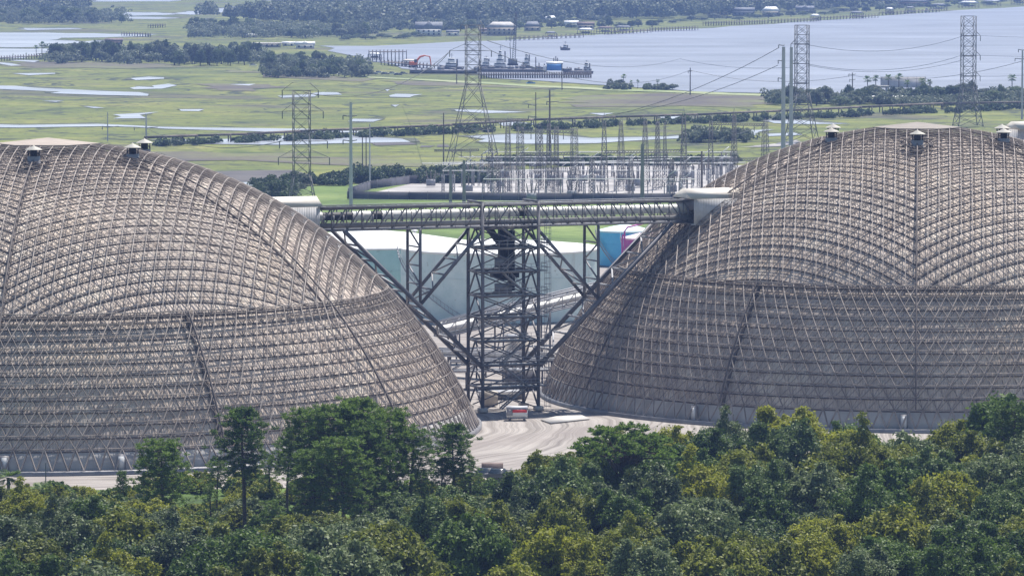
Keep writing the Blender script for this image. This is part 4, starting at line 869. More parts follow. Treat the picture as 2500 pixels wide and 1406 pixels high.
def barge(x0, x1, py, h, label, clutter):
    a, b = G(x0, py), G(x1, py); T = thing('work_barge', label, 'barge', a, 'work barges'); c = (a+b)/2; L = (b-a).length
    MB().box(c+Vector((0, 6, h/2)), (L, 12, h)).build('hull', M['steel'], T); m = MB(); r = random.Random(x0)
    for k in range(clutter): m.box((a.x+L*r.random(), a.y+2+8*r.random(), h+.5), (r.uniform(.6, 3.5), 1.5, r.uniform(.6, 2.4)))
    m.build('deck_gear', M['steel2'], T)
barge(1000, 1165, 179, 1.6, 'long dark barge under the tugboats', 14); barge(1165, 1335, 176, 1.5, 'dark barge carrying the crane', 22); barge(1375, 1442, 181, 1.6, 'barge with dredging gear at the pier end', 14)
q = G(1254, 168); s = q.y/F; T = thing('crawler_crane', 'tall dark crane with near vertical lattice boom on the barge', 'crane', q)
m = MB(); p0 = Vector((q.x, q.y+2, 3)); ht = A(1259, 30, q.y).z
for k in range(26):
    f0, f1 = k/26, (k+1)/26; w0 = .9*(1-f0*.6); w1 = .9*(1-f1*.6); z0, z1 = 3+(ht-3)*f0, 3+(ht-3)*f1; x0, x1 = q.x+1.4*f0, q.x+1.4*f1
    for sg in (-1, 1): m.bar((x0+sg*w0, q.y, z0), (x1+sg*w1, q.y, z1), .16)
    m.bar((x0-w0, q.y, z0), (x1+w1, q.y, z1), .11)
m.build('boom', M['steel'], T); m = MB(); m.bar((q.x-1.6, q.y, 4), (q.x-2.0, q.y, ht*.45), .2); m.bar((q.x-2.0, q.y, ht*.45), (q.x+1.3, q.y, ht*.97), .07); m.build('mast', M['steel'], T)
MB().box((q.x-.5, q.y, 4), (5, 3.2, 2.8)).build('cab', M['grey'], T); MB().box((q.x-.5, q.y, 2.2), (6, 4, 1)).build('tracks', M['black'], T)
q = G(1028, 167); s = q.y/F; T = thing('excavator', 'orange long-reach excavator with its boom arched to the right', 'excavator', q)
MB().box((q.x-4.3, q.y, 2.6), (4.4, 3, 1.8)).build('body', M['orange'], T); MB().box((q.x-4.3, q.y, .9), (5, 3.2, 1.3)).build('tracks', M['black'], T)
MB().tube([(q.x-3.4, q.y, 3), (q.x-.5, q.y, 6.2), (q.x+2, q.y, 6.9)], [.55, .55, .45], 8).build('boom', M['orange'], T); MB().tube([(q.x+2, q.y, 6.9), (q.x+4.8, q.y, 6.3), (q.x+5.6, q.y, 1.2)], [.35, .4, .3], 8).build('stick', M['orange'], T); MB().box((q.x-3, q.y-1, 4), (1.6, 1.4, 1.6)).build('cab', M['glass'], T)
q = G(1354, 181); s = q.y/F; T = thing('boat_shed', 'bright blue shed with white roof standing on the pier', 'shed', q); Z = Vector((0, 0, 1.8))
MB().box(q+Z+Vector((0, 0, 1.7)), (38*s, 5, 3.4)).build('wall', M['blue'], T); MB().gable(q, 39*s, 5.4, 5.2, 6.5, 0, .3).build('roof', M['white'], T); MB().box(q+Z+Vector((-5.2, -2.55, 1.4)), (1.6, .08, 2.6)).build('door', M['white'], T)
for i, (px, py, hp) in enumerate([(1277, 176, 24), (1308, 178, 38), (1316, 178, 24), (1329, 178, 22), (1352, 162, 20), (1361, 162, 20), (1357, 150, 12), (1171, 172, 26), (1385, 178, 14)]):
    q = G(px, py); solo(MB().tube([q, q+Vector((0, 0, hp*q.y/F))], .28, 6), 'mooring_pile', M['wood'], q, 'tall mooring pile, %s from the left at the barge pier' % ['second', 'third', 'fourth', 'fifth', 'sixth', 'eighth', 'seventh', 'first', 'last'][i], 'pile', 'mooring piles')
# vehicles at the boatyard and on the causeway
def car(px, py, colm, label, rz=0.0):
    q = G(px, py); T = thing('parked_car', label, 'car', q, 'parked vehicles'); ca, sa = math.cos(rz), math.sin(rz)
    m = MB(); prof = [(-2.2, .45), (-2.2, .95), (-1.5, 1.05), (2.2, 1.0), (2.25, .45)]
    for (a, b), (c, d) in zip(prof, prof[1:]+prof[:1]): m.quads([[(q.x+a, q.y-.9, b), (q.x+c, q.y-.9, d), (q.x+c, q.y+.9, d), (q.x+a, q.y+.9, b)]])
    for y in (-.9, .9): m.poly([(q.x+a, q.y+y, b) for a, b in prof])
    m.build('body', M[colm], T); m = MB(); m.V.append(np.array([(q.x+x, q.y+y, z) for x, y, z in [(-1.7, -.85, 1.0), (1.2, -.85, 1.0), (1.2, .85, 1.0), (-1.7, .85, 1.0), (-1.3, -.7, 1.6), (.6, -.7, 1.6), (.6, .7, 1.6), (-1.3, .7, 1.6)]])); m.Q.append(np.array([[0, 1, 5, 4], [1, 2, 6, 5], [2, 3, 7, 6], [3, 0, 4, 7], [4, 5, 6, 7]])+m.n); m.n += 8
    m.build('cabin', M['glass'], T)
    for x in (-1.4, 1.45): MB().tube([(q.x+x, q.y-.95, .38), (q.x+x, q.y-.7, .38)], .36, 10).build('wheel', M['black'], T)
for a in [(912, 184, 'grey', 'grey car at the left end of the boatyard row'), (925, 181, 'white', 'white van-like car in the boatyard row'), (940, 184, 'steel', 'dark car in the middle of the boatyard'), (958, 183, 'white', 'white pickup with pale cover in the boatyard'), (972, 186, 'steel', 'dark pickup right of the pale covered one'), (985, 183, 'grey', 'rightmost grey car of the boatyard row'), (1296, 207, 'blue', 'blue car on the causeway beside the river'), (618, 163, 'white', 'white car parked below the island trees'), (1192, 1170, 'steel2', 'grey car half hidden by pines at the yard edge'), (1222, 1172, 'steel', 'dark car half hidden by bushes below the yard')]: car(*a)
# riverside structures at right
q = G(2156, 246); T = thing('portal_frame', 'pale concrete portal among the palms on the right bank', 'concrete frame', q); s = q.y/F
MB().box((q.x-1, q.y, 34*s), (40*s, 3, 5*s)).build('beam', M['concrete'], T)
for dx in (-16, 8): MB().box((q.x+dx*s, q.y, 16*s), (4*s, 3, 32*s)).build('column', M['concrete'], T)
q = G(2170, 252); solo(MB().gable(q, 22, 6, .2, 3.2, 0).box(q+Vector((-14, 1, 1.2)), (7, 4, 2.2)), 'tarped_pile', M['white'], q, 'white covered pile at the foot of the portal', 'covered pile')
fence('low wall of posts behind the palms', [G(2150, 214), G(2260, 214)], 5, M['concrete'], 4)
q = Vector((88.5, 803, 36)); hb = thing('head_house', 'grey gabled head house on the back of the right dome at the picture edge', 'head house', q); MB().box((q.x, q.y, 39.2), (10, 6, 6.4), RZ).build('wall', M['corr'], hb); MB().gable((q.x, q.y, 0), 10.4, 6.4, 42.42, 43.7, RZ, .2).build('roof', M['roofs'], hb)
# light post at left and marker posts by the yard
pole(112, 1216, 1130, 3, 'thin dark post on the pale yard at lower left', 'steel', group='yard posts'); pole(1306, 1163, 1122, 2, 'thin post at the yard edge above the oaks', 'steel', group='yard posts')
solo(MB().box(G(1202, 1160)+Vector((0, 0, .9)), (3, 2, 1.6)), 'dumpster', M['brown'], G(1202, 1160), 'small brown container at the yard edge beside the pine', 'container')
fence('short grey gate fence between the pine and the oaks', [G(1195, 1172), G(1300, 1172)], 1.3, M['galv'], 2)
# ---------------------------------------------------------------- trees
LM = [leafmat('leaf_deep', (.022, .050, .012), (.115, .180, .030), .35), leafmat('leaf_olive', (.035, .060, .012), (.22, .245, .034), .4),
      leafmat('leaf_yellow', (.050, .085, .010), (.31, .325, .035), .45), leafmat('leaf_grey', (.030, .052, .020), (.17, .215, .085), .3), leafmat('leaf_blue', (.022, .048, .018), (.14, .20, .055), .3),
      leafmat('needle_green', (.030, .075, .020), (.155, .235, .042), .4), leafmat('far_leaf_green', (.05, .085, .045), (.17, .22, .09), .3), leafmat('far_leaf_grey', (.06, .085, .06), (.20, .23, .15), .3), leafmat('far_leaf_dark', (.025, .05, .03), (.10, .14, .06), .3)]
rng = np.random.default_rng(3)
def leaves(mb, C, N_, size, asp=.55):
    C = np.asarray(C); k = len(C); a = rng.normal(size=(k, 3)); a /= np.linalg.norm(a, axis=1, keepdims=True)
    n = N_+rng.normal(size=(k, 3))*.75; n /= np.linalg.norm(n, axis=1, keepdims=True)
    u = np.cross(n, a); u /= np.maximum(np.linalg.norm(u, axis=1, keepdims=True), 1e-6); v = np.cross(n, u)
    s = (size*rng.uniform(.6, 1.3, size=(k, 1)))
    mb.quads(np.stack([C-u*s, C-v*s*asp, C+u*s, C+v*s*asp], 1))
def crown_pts(lobes, n):
    w = np.array([l[3]**2 for l in lobes]); w /= w.sum(); pts = []; nr = []
    for (x, y, z, r, fz), k in zip(lobes, (w*n).astype(int)):
        d = rng.normal(size=(k, 3)); d[:, 2] = np.where(d[:, 2] < -.3, -d[:, 2]*.8, d[:, 2]); d /= np.linalg.norm(d, axis=1, keepdims=True)
        rr = r*np.where(rng.random((k, 1)) < .13, rng.uniform(1.0, 1.45, size=(k, 1)), rng.uniform(.45, 1.06, size=(k, 1))**.6); p = d*rr*np.array([1, 1, fz])+np.array([x, y, z]); pts.append(p); nr.append(d)
    return np.concatenate(pts), np.concatenate(nr)
def broad(name, label, seed, h=10, r=5, nl=16, nleaf=9000, ls=.26, flat=.8, skirt=True, low=False):
    rd = random.Random(seed); T = thing(name, label, 'tree', (0, 0, 0)); lobes = []
    for i in range(nl):
        a = i*2.4+rd.random(); q = math.sqrt((i+.5)/nl); x, y = q*r*.78*math.cos(a), q*r*.78*math.sin(a)
        lobes.append((x, y, h*.92-r*.30*(1+.6*rd.random())-q*q*r*rd.uniform(.3, .75), r*rd.uniform(.20, .36), rd.uniform(.7, 1.1)))
        if i % 2 and skirt: lobes.append((x*1.15, y*1.15, h*.42-rd.random()*h*.15, r*rd.uniform(.25, .38), .9))
        if low: lobes.append((x*1.2, y*1.2, h*.15+rd.random()*h*.1, r*rd.uniform(.3, .42), 1.0))
    # small sprigs that break the outline
    for i in range(nl*4):
        l = lobes[rd.randrange(len(lobes))]; a = rd.random()*6.28; e = rd.uniform(.2, 1.4)
        lobes.append((l[0]+l[3]*math.cos(a)*math.cos(e), l[1]+l[3]*math.sin(a)*math.cos(e), l[2]+l[3]*math.sin(e)*.9, r*rd.uniform(.06, .15), 1.0))
    p, n = crown_pts(lobes, nleaf); m = MB(); leaves(m, p, n, ls); m.build('crown', LM[0], T)
    b = MB(); b.tube([(0, 0, -.3), (.2, .1, h*.25), (0, .2, h*.45)], [.45, .32, .25], 7)
    for l in lobes[:nl]: b.tube([(0, .2, h*.4), (l[0]*.5, l[1]*.5, (h*.45+l[2])/2), (l[0], l[1], l[2])], [.18, .12, .04], 5)
    b.build('trunk', M['bark'], T); return T
def pine(name, label, seed, h=17, r=4.2, c0=.45, nb=60, tuft=24, dens=6):
    rd = random.Random(seed); T = thing(name, label, 'pine tree', (0, 0, 0)); b = MB(); lean = rd.uniform(-.5, .5)
    b.tube([(0, 0, -.3), (lean*.3, 0, h*.4), (lean, 0, h*.75), (lean*.8, 0, h*.97)], [.32, .24, .13, .04], 8); C = []; 
    for i in range(nb):
        f = c0+(1-c0)*(i/nb)**.85; z = h*f*.97; a = i*2.399+rd.random()*.5; t = (f-c0)/(1-c0); L = r*math.sqrt(max(.03, 1-((t-.36)/.68)**2))*rd.uniform(.6, 1.12)*(1 if t > .2 else rd.uniform(.5, 1.1))
        x0 = lean*f; e = (x0+L*math.cos(a), L*math.sin(a), z+L*rd.uniform(.05, .4)); md = (x0+L*.5*math.cos(a), L*.5*math.sin(a), z+L*.02)
        b.tube([(x0, 0, z), md, e], [.07, .045, .02], 4)
        for k in range(dens):
            q = rd.uniform(.45, 1.05); s_ = L*.13+.16
            C.append((x0+(e[0]-x0)*q+rd.gauss(0, s_), e[1]*q+rd.gauss(0, s_), z+(e[2]-z)*q+rd.gauss(0, s_*.5)+.2))
    C.append((lean*.8, 0, h))
    b.build('trunk', M['bark'], T); C = np.array(C); k = len(C); m = MB(); P = np.repeat(C, tuft, 0); P = P+rng.normal(size=P.shape)*.10; d = rng.normal(size=(len(P), 3)); d[:, 2] = np.abs(d[:, 2])*.9; d /= np.linalg.norm(d, axis=1, keepdims=True)
    u = np.cross(d, rng.normal(size=d.shape)); u /= np.linalg.norm(u, axis=1, keepdims=True); L = rng.uniform(.3, .58, size=(len(P), 1))
    m.quads(np.stack([P-u*.03, P+u*.03, P+d*L+u*.05, P+d*L-u*.05], 1)); m.build('crown', LM[5], T); return T
def palm(name, label, seed, h=8, n=26, L=2.0):
    rd = random.Random(seed); T = thing(name, label, 'palm tree', (0, 0, 0)); MB().tube([(0, 0, -.2), (.2, 0, h*.5), (.1, 0, h)], [.28, .22, .22], 6).build('trunk', M['bark'], T); m = MB()
    for i in range(n):
        a = i*2.399; e = rd.uniform(-.6, 1.2); d = Vector((math.cos(a)*math.cos(e), math.sin(a)*math.cos(e), math.sin(e))); sd = Vector((-math.sin(a), math.cos(a), 0))
        for j in range(9):
            t = (j-4)*.26; dd = (d+sd*t).normalized(); p0 = Vector((.1, 0, h))+d*L*.25; p1 = Vector((.1, 0, h))+d*L*.45+dd*L*.6-Vector((0, 0, .25*abs(t))); w_ = sd.cross(dd).normalized()*.02+sd*.07
            m.quads([[p0-w_*.4, p0+w_*.4, p1+w_, p1-w_]])
    m.build('crown', LM[5], T); return T
def setleaf(T, mi):
    for c in T.children:
        if c.name.startswith('crown'): c.material_slots[0].link = 'OBJECT'; c.material_slots[0].material = LM[mi]
BR = [broad('broadleaf_tree', 'proto', s, 10, r, nl, nlf, ls) for s, r, nl, nlf, ls in [(1, 5.2, 24, 26000, .20), (2, 4.6, 20, 22000, .19), (3, 5.6, 30, 30000, .21), (4, 4.2, 18, 20000, .18), (5, 5.0, 22, 17000, .25), (6, 4.8, 34, 24000, .18)]]
HUE = ['deep green', 'olive green', 'yellow-green', 'grey-green', 'blue-green']
FR = random.Random(21)
# canopy rows (depth, tree height profile by picture x)
ROWS = [(496, 8.4), (512, 9.0), (528, 9.2), (545, 9.4), (562, 9.6), (578, 9.8), (594, 9.8), (610, 10.6), (627, 11.6), (645, 12.6)]
RN = ['bottom-edge', 'second', 'third', 'fourth', 'fifth', 'sixth', 'seventh', 'eighth', 'ninth', 'rearmost']
# picture y of the canopy's upper outline by picture x, from which the far rows take their heights
SKY_ = [(0, 1200), (60, 1195), (150, 1225), (300, 1195), (420, 1240), (560, 1290), (700, 1275), (820, 1230), (920, 1240), (1000, 1205), (1120, 1195), (1220, 1210), (1270, 1150), (1330, 1110), (1400, 1075), (1500, 1090), (1600, 1060), (1680, 1035), (1800, 1010), (1900, 1012), (2000, 1015), (2100, 1040), (2180, 1085), (2240, 1050), (2340, 1020), (2420, 990), (2480, 955), (2560, 950)]
def skyline(px):
    for (a, ya), (b, yb) in zip(SKY_[:-1], SKY_[1:]):
        if a <= px <= b: return ya+(yb-ya)*(px-a)/(b-a)
    return SKY_[0][1] if px < 0 else SKY_[-1][1]
for ri, (Y, hh) in enumerate(ROWS):
    wid = 1400/F*Y; x = -wid+FR.uniform(0, 5); cands = []
    while x < wid:
        cands.append((x, Y+FR.uniform(-7, 7))); x += FR.uniform(6.2, 9.6)
    k = 0
    for x, y in cands:
        px = 1250+x/y*F; lim = A(px, skyline(px)+FR.uniform(-22, 14), y).z
        h = min(hh*FR.uniform(.78, 1.2), lim)
        if h < 3.4: continue
        k += 1; z_ = FR.random(); mi = 0 if z_ < .24 else 1 if z_ < .50 else 2 if z_ < .66 else 3 if z_ < .86 else 4
        pr = BR[FR.randrange(6)]; sc = h/9.6; w_ = sc**.6*FR.uniform(.95, 1.15)
        c = copy_tree(pr, (x, y, -.1), FR.uniform(0, 6.28), (w_, w_, sc), '%s broadleaf crown, number %d from the left in the %s row of the woods' % (HUE[mi], k, RN[ri]), 'broadleaf trees of the foreground woods')
        setleaf(c, mi)
# shrubs
SB = [broad('shrub', 'proto', s, 3.0, 2.2, 10, 7000, .15, low=True) for s in (31, 32, 33)]
for s_ in SB: s_['category'] = 'shrub'
k = 0
for i in range(150):
    px = FR.uniform(-20, 1330); py = FR.uniform(1190, 1330) if px > 350 else FR.uniform(1215, 1300)
    if px > 1180 and py < 1215: continue
    q = G(px, py); k += 1; mi = FR.choice([2, 2, 1, 1, 0, 3]); sc = FR.uniform(.55, 1.15)
    c = copy_tree(FR.choice(SB), q, FR.uniform(0, 6.28), (sc*1.2, sc*1.2, sc), '%s shrub in the clearing, %d px-columns style' % (HUE[mi], k), 'shrubs of the clearing'); setleaf(c, mi); c['_p'] = (px, py)
shr = sorted([o for o in COL.objects if '_p' in o], key=lambda o: o['_p'][0])
for i, o in enumerate(shr):
    hue = o['label'].split(' shrub')[0]; o['label'] = '%s low shrub between the pines and the canopy, number %d counted from the left' % (hue, i+1); del o['_p']
PN = [pine('pine_tree', 'proto', 1, 17, 3.6, .42, 62, 30, 5), pine('pine_tree', 'proto', 2, 17, 3.2, .50, 46, 26, 4), pine('pine_tree', 'proto', 3, 17, 4.4, .25, 90, 30, 5), pine('pine_tree', 'proto', 4, 17, 3.0, .35, 48, 22, 4)]
def pin(px, base, top, k, w, label, mi=None, rz=0):
    q = G(px, base); h = A(px, top, q.y).z; c = copy_tree(PN[k], q, rz, (h/17*w, h/17*w, h/17), label, 'pines standing above the woods')
    if mi is not None: setleaf(c, mi)
for a in [(400, 1340, 1075, 2, 1.15, 'rounded dense pine standing alone at left before the left dome'), (598, 1300, 998, 0, 1.05, 'tall open pine with bare straight trunk at left'), (528, 1262, 1120, 1, 1.3, 'small sparse pine between the rounded and the tall open pine'), (660, 1255, 1110, 3, 1.3, 'thin pine right of the tall open pine'), (700, 1262, 1065, 1, 1.2, 'wispy pine at the left flank of the dark clump'),
 (760, 1290, 1000, 2, 1.1, 'broad pine on the left of the dark clump'), (820, 1300, 992, 2, 1.15, 'tallest broad pine in the middle of the dark clump'), (880, 1300, 975, 0, 1.2, 'pointed pine topping the dark clump'), (905, 1310, 1030, 2, 1.0, 'dark dense pine in front of the clump'), (955, 1295, 1000, 2, 1.05, 'high pine on the right of the dark clump'), (1000, 1290, 1045, 1, 1.4, 'loose pine at the right flank of the dark clump'),
 (840, 1330, 1070, 2, 1.3, 'wide blue-toned pine at the front of the dark clump'), (770, 1325, 1100, 2, 1.1, 'lower pine at the front left of the dark clump'), (1110, 1262, 1036, 0, 1.15, 'lone pine before the gap between the domes'), (1150, 1255, 1125, 3, 1.6, 'short pine leaning out right of the lone pine'), (1075, 1262, 1120, 1, 1.4, 'thin pine left of the lone pine'),
 (1030, 1270, 1150, 2, 1.0, 'small bushy pine between the clump and the lone pine'), (670, 1350, 1220, 3, 1.6, 'young pine in the lime green clearing'), (515, 1290, 1180, 3, 1.3, 'slim young pine behind the clearing'), (1385, 1290, 1120, 2, 1.1, 'bushy pine on the left shoulder of the oak woods'), (1460, 1270, 1105, 1, 1.5, 'bushy pine beneath the flat topped pine'), (2480, 1230, 985, 2, 1.2, 'dark tree rising at the right picture edge', 0), (300, 1250, 1150, 2, .7, 'small dark pine left of the rounded pine')]: pin(*a)
# flat-topped pine right of the gap
fp = thing('flat_topped_pine', 'gnarled flat-topped pine with bare spreading limbs rising from the oak woods', 'pine tree', (0, 0, 0)); b = MB(); b.tube([(0, 0, -.2), (.2, 0, 6), (0, 0, 9.5)], [.34, .28, .22], 8); C = []; rd = random.Random(9)
for i in range(64):
    a = i*2.4; L = .3+3.9*math.sqrt((i+1)/64); z = 12.8-.13*L*L+rd.uniform(-1.3, .3); e = (L*math.cos(a)*1.15, L*math.sin(a), z); b.tube([(0, 0, rd.uniform(6.5, 9.5)), (e[0]*.45, e[1]*.45, 10.2+rd.uniform(-.6, .5)), e], [.14, .09, .03], 5)
    for k in range(6): C.append((e[0]+rd.gauss(0, .38), e[1]+rd.gauss(0, .38), z+rd.gauss(.15, .22)))
b.build('trunk', M['bark'], fp); C = np.array(C); P = np.repeat(C, 26, 0); d = rng.normal(size=(len(P), 3)); d[:, 2] = np.abs(d[:, 2]); d /= np.linalg.norm(d, axis=1, keepdims=True); u = np.cross(d, rng.normal(size=d.shape)); u /= np.linalg.norm(u, axis=1, keepdims=True)
m = MB(); m.quads(np.stack([P-u*.035, P+u*.035, P+d*.42+u*.05, P+d*.42-u*.05], 1)); m.build('crown', LM[5], fp); q = G(1522, 1330); fp.location = q; sc = A(1522, 1040, q.y).z/13.2; fp.scale = (sc*1.15, sc*1.15, sc)
PM = [palm('palm_tree', 'proto', 1, 8, 30, 2.1)]
def plm(px, base, top, label, sc=1.0, grp='palms'):
    q = G(px, base); h = A(px, top, q.y).z; f = h/9.3; copy_tree(PM[0], q, px, (sc*f, sc*f, f), label, grp)
for a in [(20, 1260, 1150, 'palmetto at the lower left corner of the yard', 1.6, 'palmettos at lower left'), (45, 1275, 1195, 'second palmetto right of the corner one', 1.9, 'palmettos at lower left'), (105, 1262, 1180, 'palmetto under the thin dark post', 1.6, 'palmettos at lower left')]: plm(*a)
# far trees
FT = [broad('distant_tree', 'proto', s, 10, 5, nl, n, ls, low=True) for s, nl, n, ls in [(51, 12, 3600, .42), (52, 10, 3000, .42), (53, 15, 4200, .45)]]
k = 0
FM = {0: 8, 1: 6, 3: 7, 4: 6}
def ftree(px, base, top, wpx, mi, label, grp):
    q = G(px, base); s = q.y/F; h = A(px, top, q.y).z; w_ = max(.35, wpx*s/10.5)
    c = copy_tree(FT[FR.randrange(3)], q, FR.uniform(0, 6.28), (w_, w_, h/9.6), label, grp); setleaf(c, FM[mi])
def clump(x0, x1, base, tops, n, wd, nm, grp, mis=(0, 3, 4), depth=6):
    L = []
    for i in range(n):
        px = x0+(x1-x0)*(i+.5)/n+FR.uniform(-6, 6); b_ = base(px)+FR.uniform(-depth, 0); L.append((px, b_, b_-FR.uniform(*tops), wd*FR.uniform(.7, 1.3), FR.choice(mis)))
    for i, a in enumerate(L): ftree(*a, '%s tree, number %d %s' % (HUE[a[4]], i+1, nm), grp)
clump(130, 300, lambda x: 152, (30, 55), 11, 34, 'in the island thicket at left', 'island thicket trees')
clump(255, 420, lambda x: 152, (25, 60), 12, 30, 'around the hidden island houses', 'island thicket trees')
clump(420, 600, lambda x: 160, (28, 58), 14, 36, 'along the middle of the island', 'island thicket trees')
clump(600, 720, lambda x: 180 if x > 640 else 150, (25, 50), 9, 28, 'below the long pale building', 'island thicket trees')
clump(640, 910, lambda x: 190-(x-640)*.01, (26, 48) , 22, 30, 'on the spit left of the boatyard', 'spit trees', (3, 3, 4, 1))
clump(640, 790, lambda x: 158, (18, 36), 10, 30, 'behind the spit trees', 'spit trees')
clump(130, 640, lambda x: 128, (12, 26), 18, 26, 'at the back of the island', 'island thicket trees')
clump(-20, 230, lambda x: 58, (20, 44), 13, 40, 'at the front of the upper left woods', 'upper left woods')
clump(215, 300, lambda x: 57, (12, 26), 5, 24, 'tapering off the upper left woods', 'upper left woods')
clump(470, 620, lambda x: 80, (20, 44), 9, 34, 'of the dark grove in the top left centre', 'top centre groves', (0, 4))
clump(590, 900, lambda x: 92, (18, 40), 17, 32, 'along the neck behind the pale building', 'top centre groves')
clump(830, 1060, lambda x: 98 if x < 1000 else 92, (6, 16), 13, 26, 'around the left far shore houses', 'far shore trees')
clump(1060, 1600, lambda x: 80-(x-1060)*.026, (12, 30), 22, 26, 'on the shore between the far houses', 'far shore trees')
clump(1600, 2500, lambda x: 62-(x-1600)*.062, (7, 17), 34, 28, 'along the upper right shore', 'far shore trees')
clump(1880, 2500, lambda x: 258-(x-1880)*.008, (20, 46), 30, 42, 'on the right river bank', 'right bank trees', depth=10)
clump(2200, 2500, lambda x: 245, (30, 56), 8, 34, 'standing high on the right river bank', 'right bank trees', depth=4)
clump(1690, 1830, lambda x: 345, (24, 40), 6, 34, 'in the marsh thicket left of the right dome', 'marsh thicket trees', depth=6)
clump(1815, 1870, lambda x: 293, (10, 24), 3, 20, 'at the trestle near the right dome', 'marsh thicket trees', depth=2)
clump(1480, 1530, lambda x: 215, (14, 24), 3, 22, 'in the small stand on the river edge', 'river edge trees', depth=2)
clump(1565, 1600, lambda x: 219, (8, 16), 2, 16, 'right in the small stand on the river edge', 'river edge trees', depth=1)
clump(630, 740, lambda x: 486-(x-630)*.2, (18, 34), 7, 36, 'in the hedge behind the flat topped pylon', 'hedge trees', (0, 0, 3), depth=8)
clump(850, 1180, lambda x: 447-(x-850)*.05, (14, 36), 15, 32, 'in the hedge behind the switchyard', 'hedge trees', (0, 0, 3), depth=5)
for i, (px, b_, t_) in enumerate([(88, 141, 112), (103, 141, 104), (64, 141, 130), (32, 141, 132), (1523, 214, 183), (1541, 216, 197), (1557, 216, 196), (1606, 219, 195), (2117, 235, 188), (2138, 230, 186), (2168, 228, 184), (2195, 228, 182), (2215, 232, 197), (2250, 232, 192), (2268, 232, 196), (2470, 235, 184)]):
    plm(px, b_, t_, 'small distant palm, %s' % ['right of the two left lagoon palms' if i == 1 else 'left of the two left lagoon palms', '', 'low beside the boardwalk', 'lowest at the left boardwalk', 'tallest of the river edge stand', 'second of the river edge stand', 'third of the river edge stand', 'rightmost of the river edge stand', 'first on the right bank', 'second on the right bank', 'third on the right bank', 'fourth on the right bank', 'fifth on the right bank', 'sixth on the right bank', 'seventh on the right bank', 'near the right picture edge'][i] if i != 1 else 'small distant palm, right of the two left lagoon palms', 1.0, 'distant palms')
def mass(name, label, regs, mi, ls):
    pp, nn = [], []
    for x0, x1, yb, dy, n, rr, hh in regs:
        for i in range(n):
            q = G(FR.uniform(x0, x1), yb-FR.random()*dy); R0 = FR.uniform(*rr); h_ = FR.uniform(*hh)
            for k in range(5):
                ox, oy, oz, r2 = FR.gauss(0, R0*.5), FR.gauss(0, R0*.5), FR.uniform(.1, .8)*h_, R0*FR.uniform(.35, .7)
                d = rng.normal(size=(70, 3)); d[:, 2] = np.abs(d[:, 2]); d /= np.linalg.norm(d, axis=1, keepdims=True); pp.append(d*r2*rng.uniform(.8, 1.1, size=(70, 1))+np.array([q.x+ox, q.y+oy, max(0, oz-r2*.3)])); nn.append(d)
    m = MB(); leaves(m, np.concatenate(pp), np.concatenate(nn), ls, .8); o = m.build(name, LM[mi]); tag(o, label, 'undergrowth', kind='stuff')
mass('island_undergrowth', 'tangled shrubs filling the island and the spit', [(125, 640, 156, 26, 150, (3, 6), (3, 8)), (640, 905, 190, 30, 80, (3, 5), (3, 7)), (460, 800, 94, 22, 110, (4, 7), (4, 9)), (-30, 300, 60, 24, 130, (4, 7), (5, 12))], 7, .55)
mass('riverbank_undergrowth', 'tangled shrubs along the right river bank', [(1875, 2520, 256, 18, 150, (2, 4.5), (2, 6)), (1690, 1830, 347, 8, 24, (2, 4), (3, 6)), (2150, 2520, 262, 10, 60, (2, 4), (2, 5)), (1475, 1640, 219, 3, 26, (1.5, 3), (1, 3))], 7, .45)
mass('hedge_undergrowth', 'dense dark scrub behind the switchyard and below the flat topped pylon', [(630, 700, 486, 22, 34, (2, 3.6), (2, 6)), (700, 860, 452, 8, 24, (2, 3.2), (1, 4)), (850, 1200, 447, 12, 110, (2, 3.6), (2, 5)), (1200, 1800, 404, 6, 120, (1.5, 3), (1, 3)), (380, 1800, 352, 8, 0, (1, 2), (1, 2))], 8, .34)
mass('trestle_scrub', 'low scrub growing along the trestle', [(x, x+60, 356-(x-360)*.042, 3, 5, (1.5, 3.2), (.8, 2.6)) for x in range(370, 2500, 62)], 8, .42)
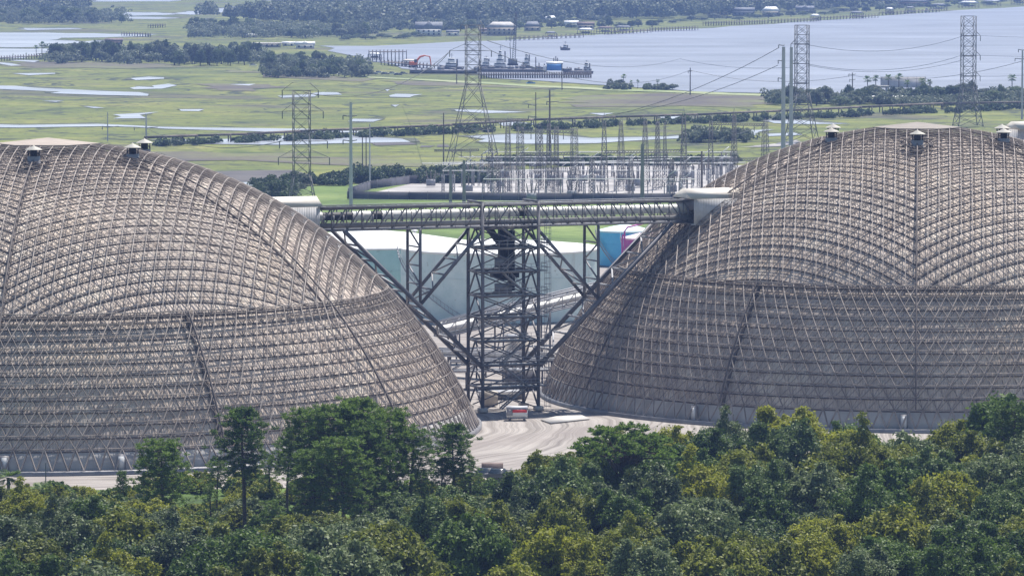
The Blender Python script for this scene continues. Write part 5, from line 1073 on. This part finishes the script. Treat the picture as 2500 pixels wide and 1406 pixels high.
mass('shore_undergrowth', 'trees and bushes filling the far shore between the houses', [(x, x+80, 83-(x-830)*.052, 14, 18, (3, 6), (3, 10)) for x in range(840, 2500, 80)], 7, .7)
# far woods as one mass
fw = MB(); pts = []; nrm = []
def wood(px, base, topdh):
    q = G(px, base); h = FR.uniform(*topdh); R0 = FR.uniform(4, 7)
    d = rng.normal(size=(150, 3)); d[:, 2] = np.abs(d[:, 2]); d /= np.linalg.norm(d, axis=1, keepdims=True)
    pts.append(d*np.array([R0, R0, h*.62])*rng.uniform(.85, 1.1, size=(150, 1))+np.array([q.x, q.y, h*.38])); nrm.append(d)
for i in range(4200):
    px = FR.uniform(440, 2560); sh = 62-(px-1060)*.03 if px > 830 else 58
    if px > 1600: sh = 52-(px-1600)*.066
    if px < 830: sh = 70-(830-px)*.06
    base_ = sh-FR.random()**1.3*(sh+38)
    if px < 680 and base_ < 48: continue
    if base_ > sh: continue
    wood(px, base_, (9, 17))
for i in range(500): wood(FR.uniform(-60, 215), FR.uniform(-25, 40), (9, 16))
for i in range(380): wood(FR.uniform(670, 2560), FR.uniform(-70, -40), (12, 20))
leaves(fw, np.concatenate(pts), np.concatenate(nrm), 1.25, .8)
for p in PN+BR+SB+PM+FT: drop(p)
fo = fw.build('far_woods', LM[7]); tag(fo, 'continuous far off woods behind the river shore houses', 'woods', kind='stuff')
# ---------------------------------------------------------------- haze
hz = MB().box((0, 6900, 45.5), (9000, 14600, 92)).build('haze', None); hm = bpy.data.materials.new('haze'); hm.use_nodes = True; t = hm.node_tree; t.nodes.remove(t.nodes['Principled BSDF'])
v = t.nodes.new('ShaderNodeVolumePrincipled'); v.inputs['Color'].default_value = (.33, .50, 1.0, 1); v.inputs['Density'].default_value = 0.95e-4; v.inputs['Anisotropy'].default_value = 0.0
t.links.new(v.outputs[0], t.nodes['Material Output'].inputs['Volume']); hz.data.materials.append(hm); hz['kind'] = 'stuff'; hz['label'] = 'pale blue haze over the far river and woods'; hz['category'] = 'haze'
hz.display_type = 'WIRE'
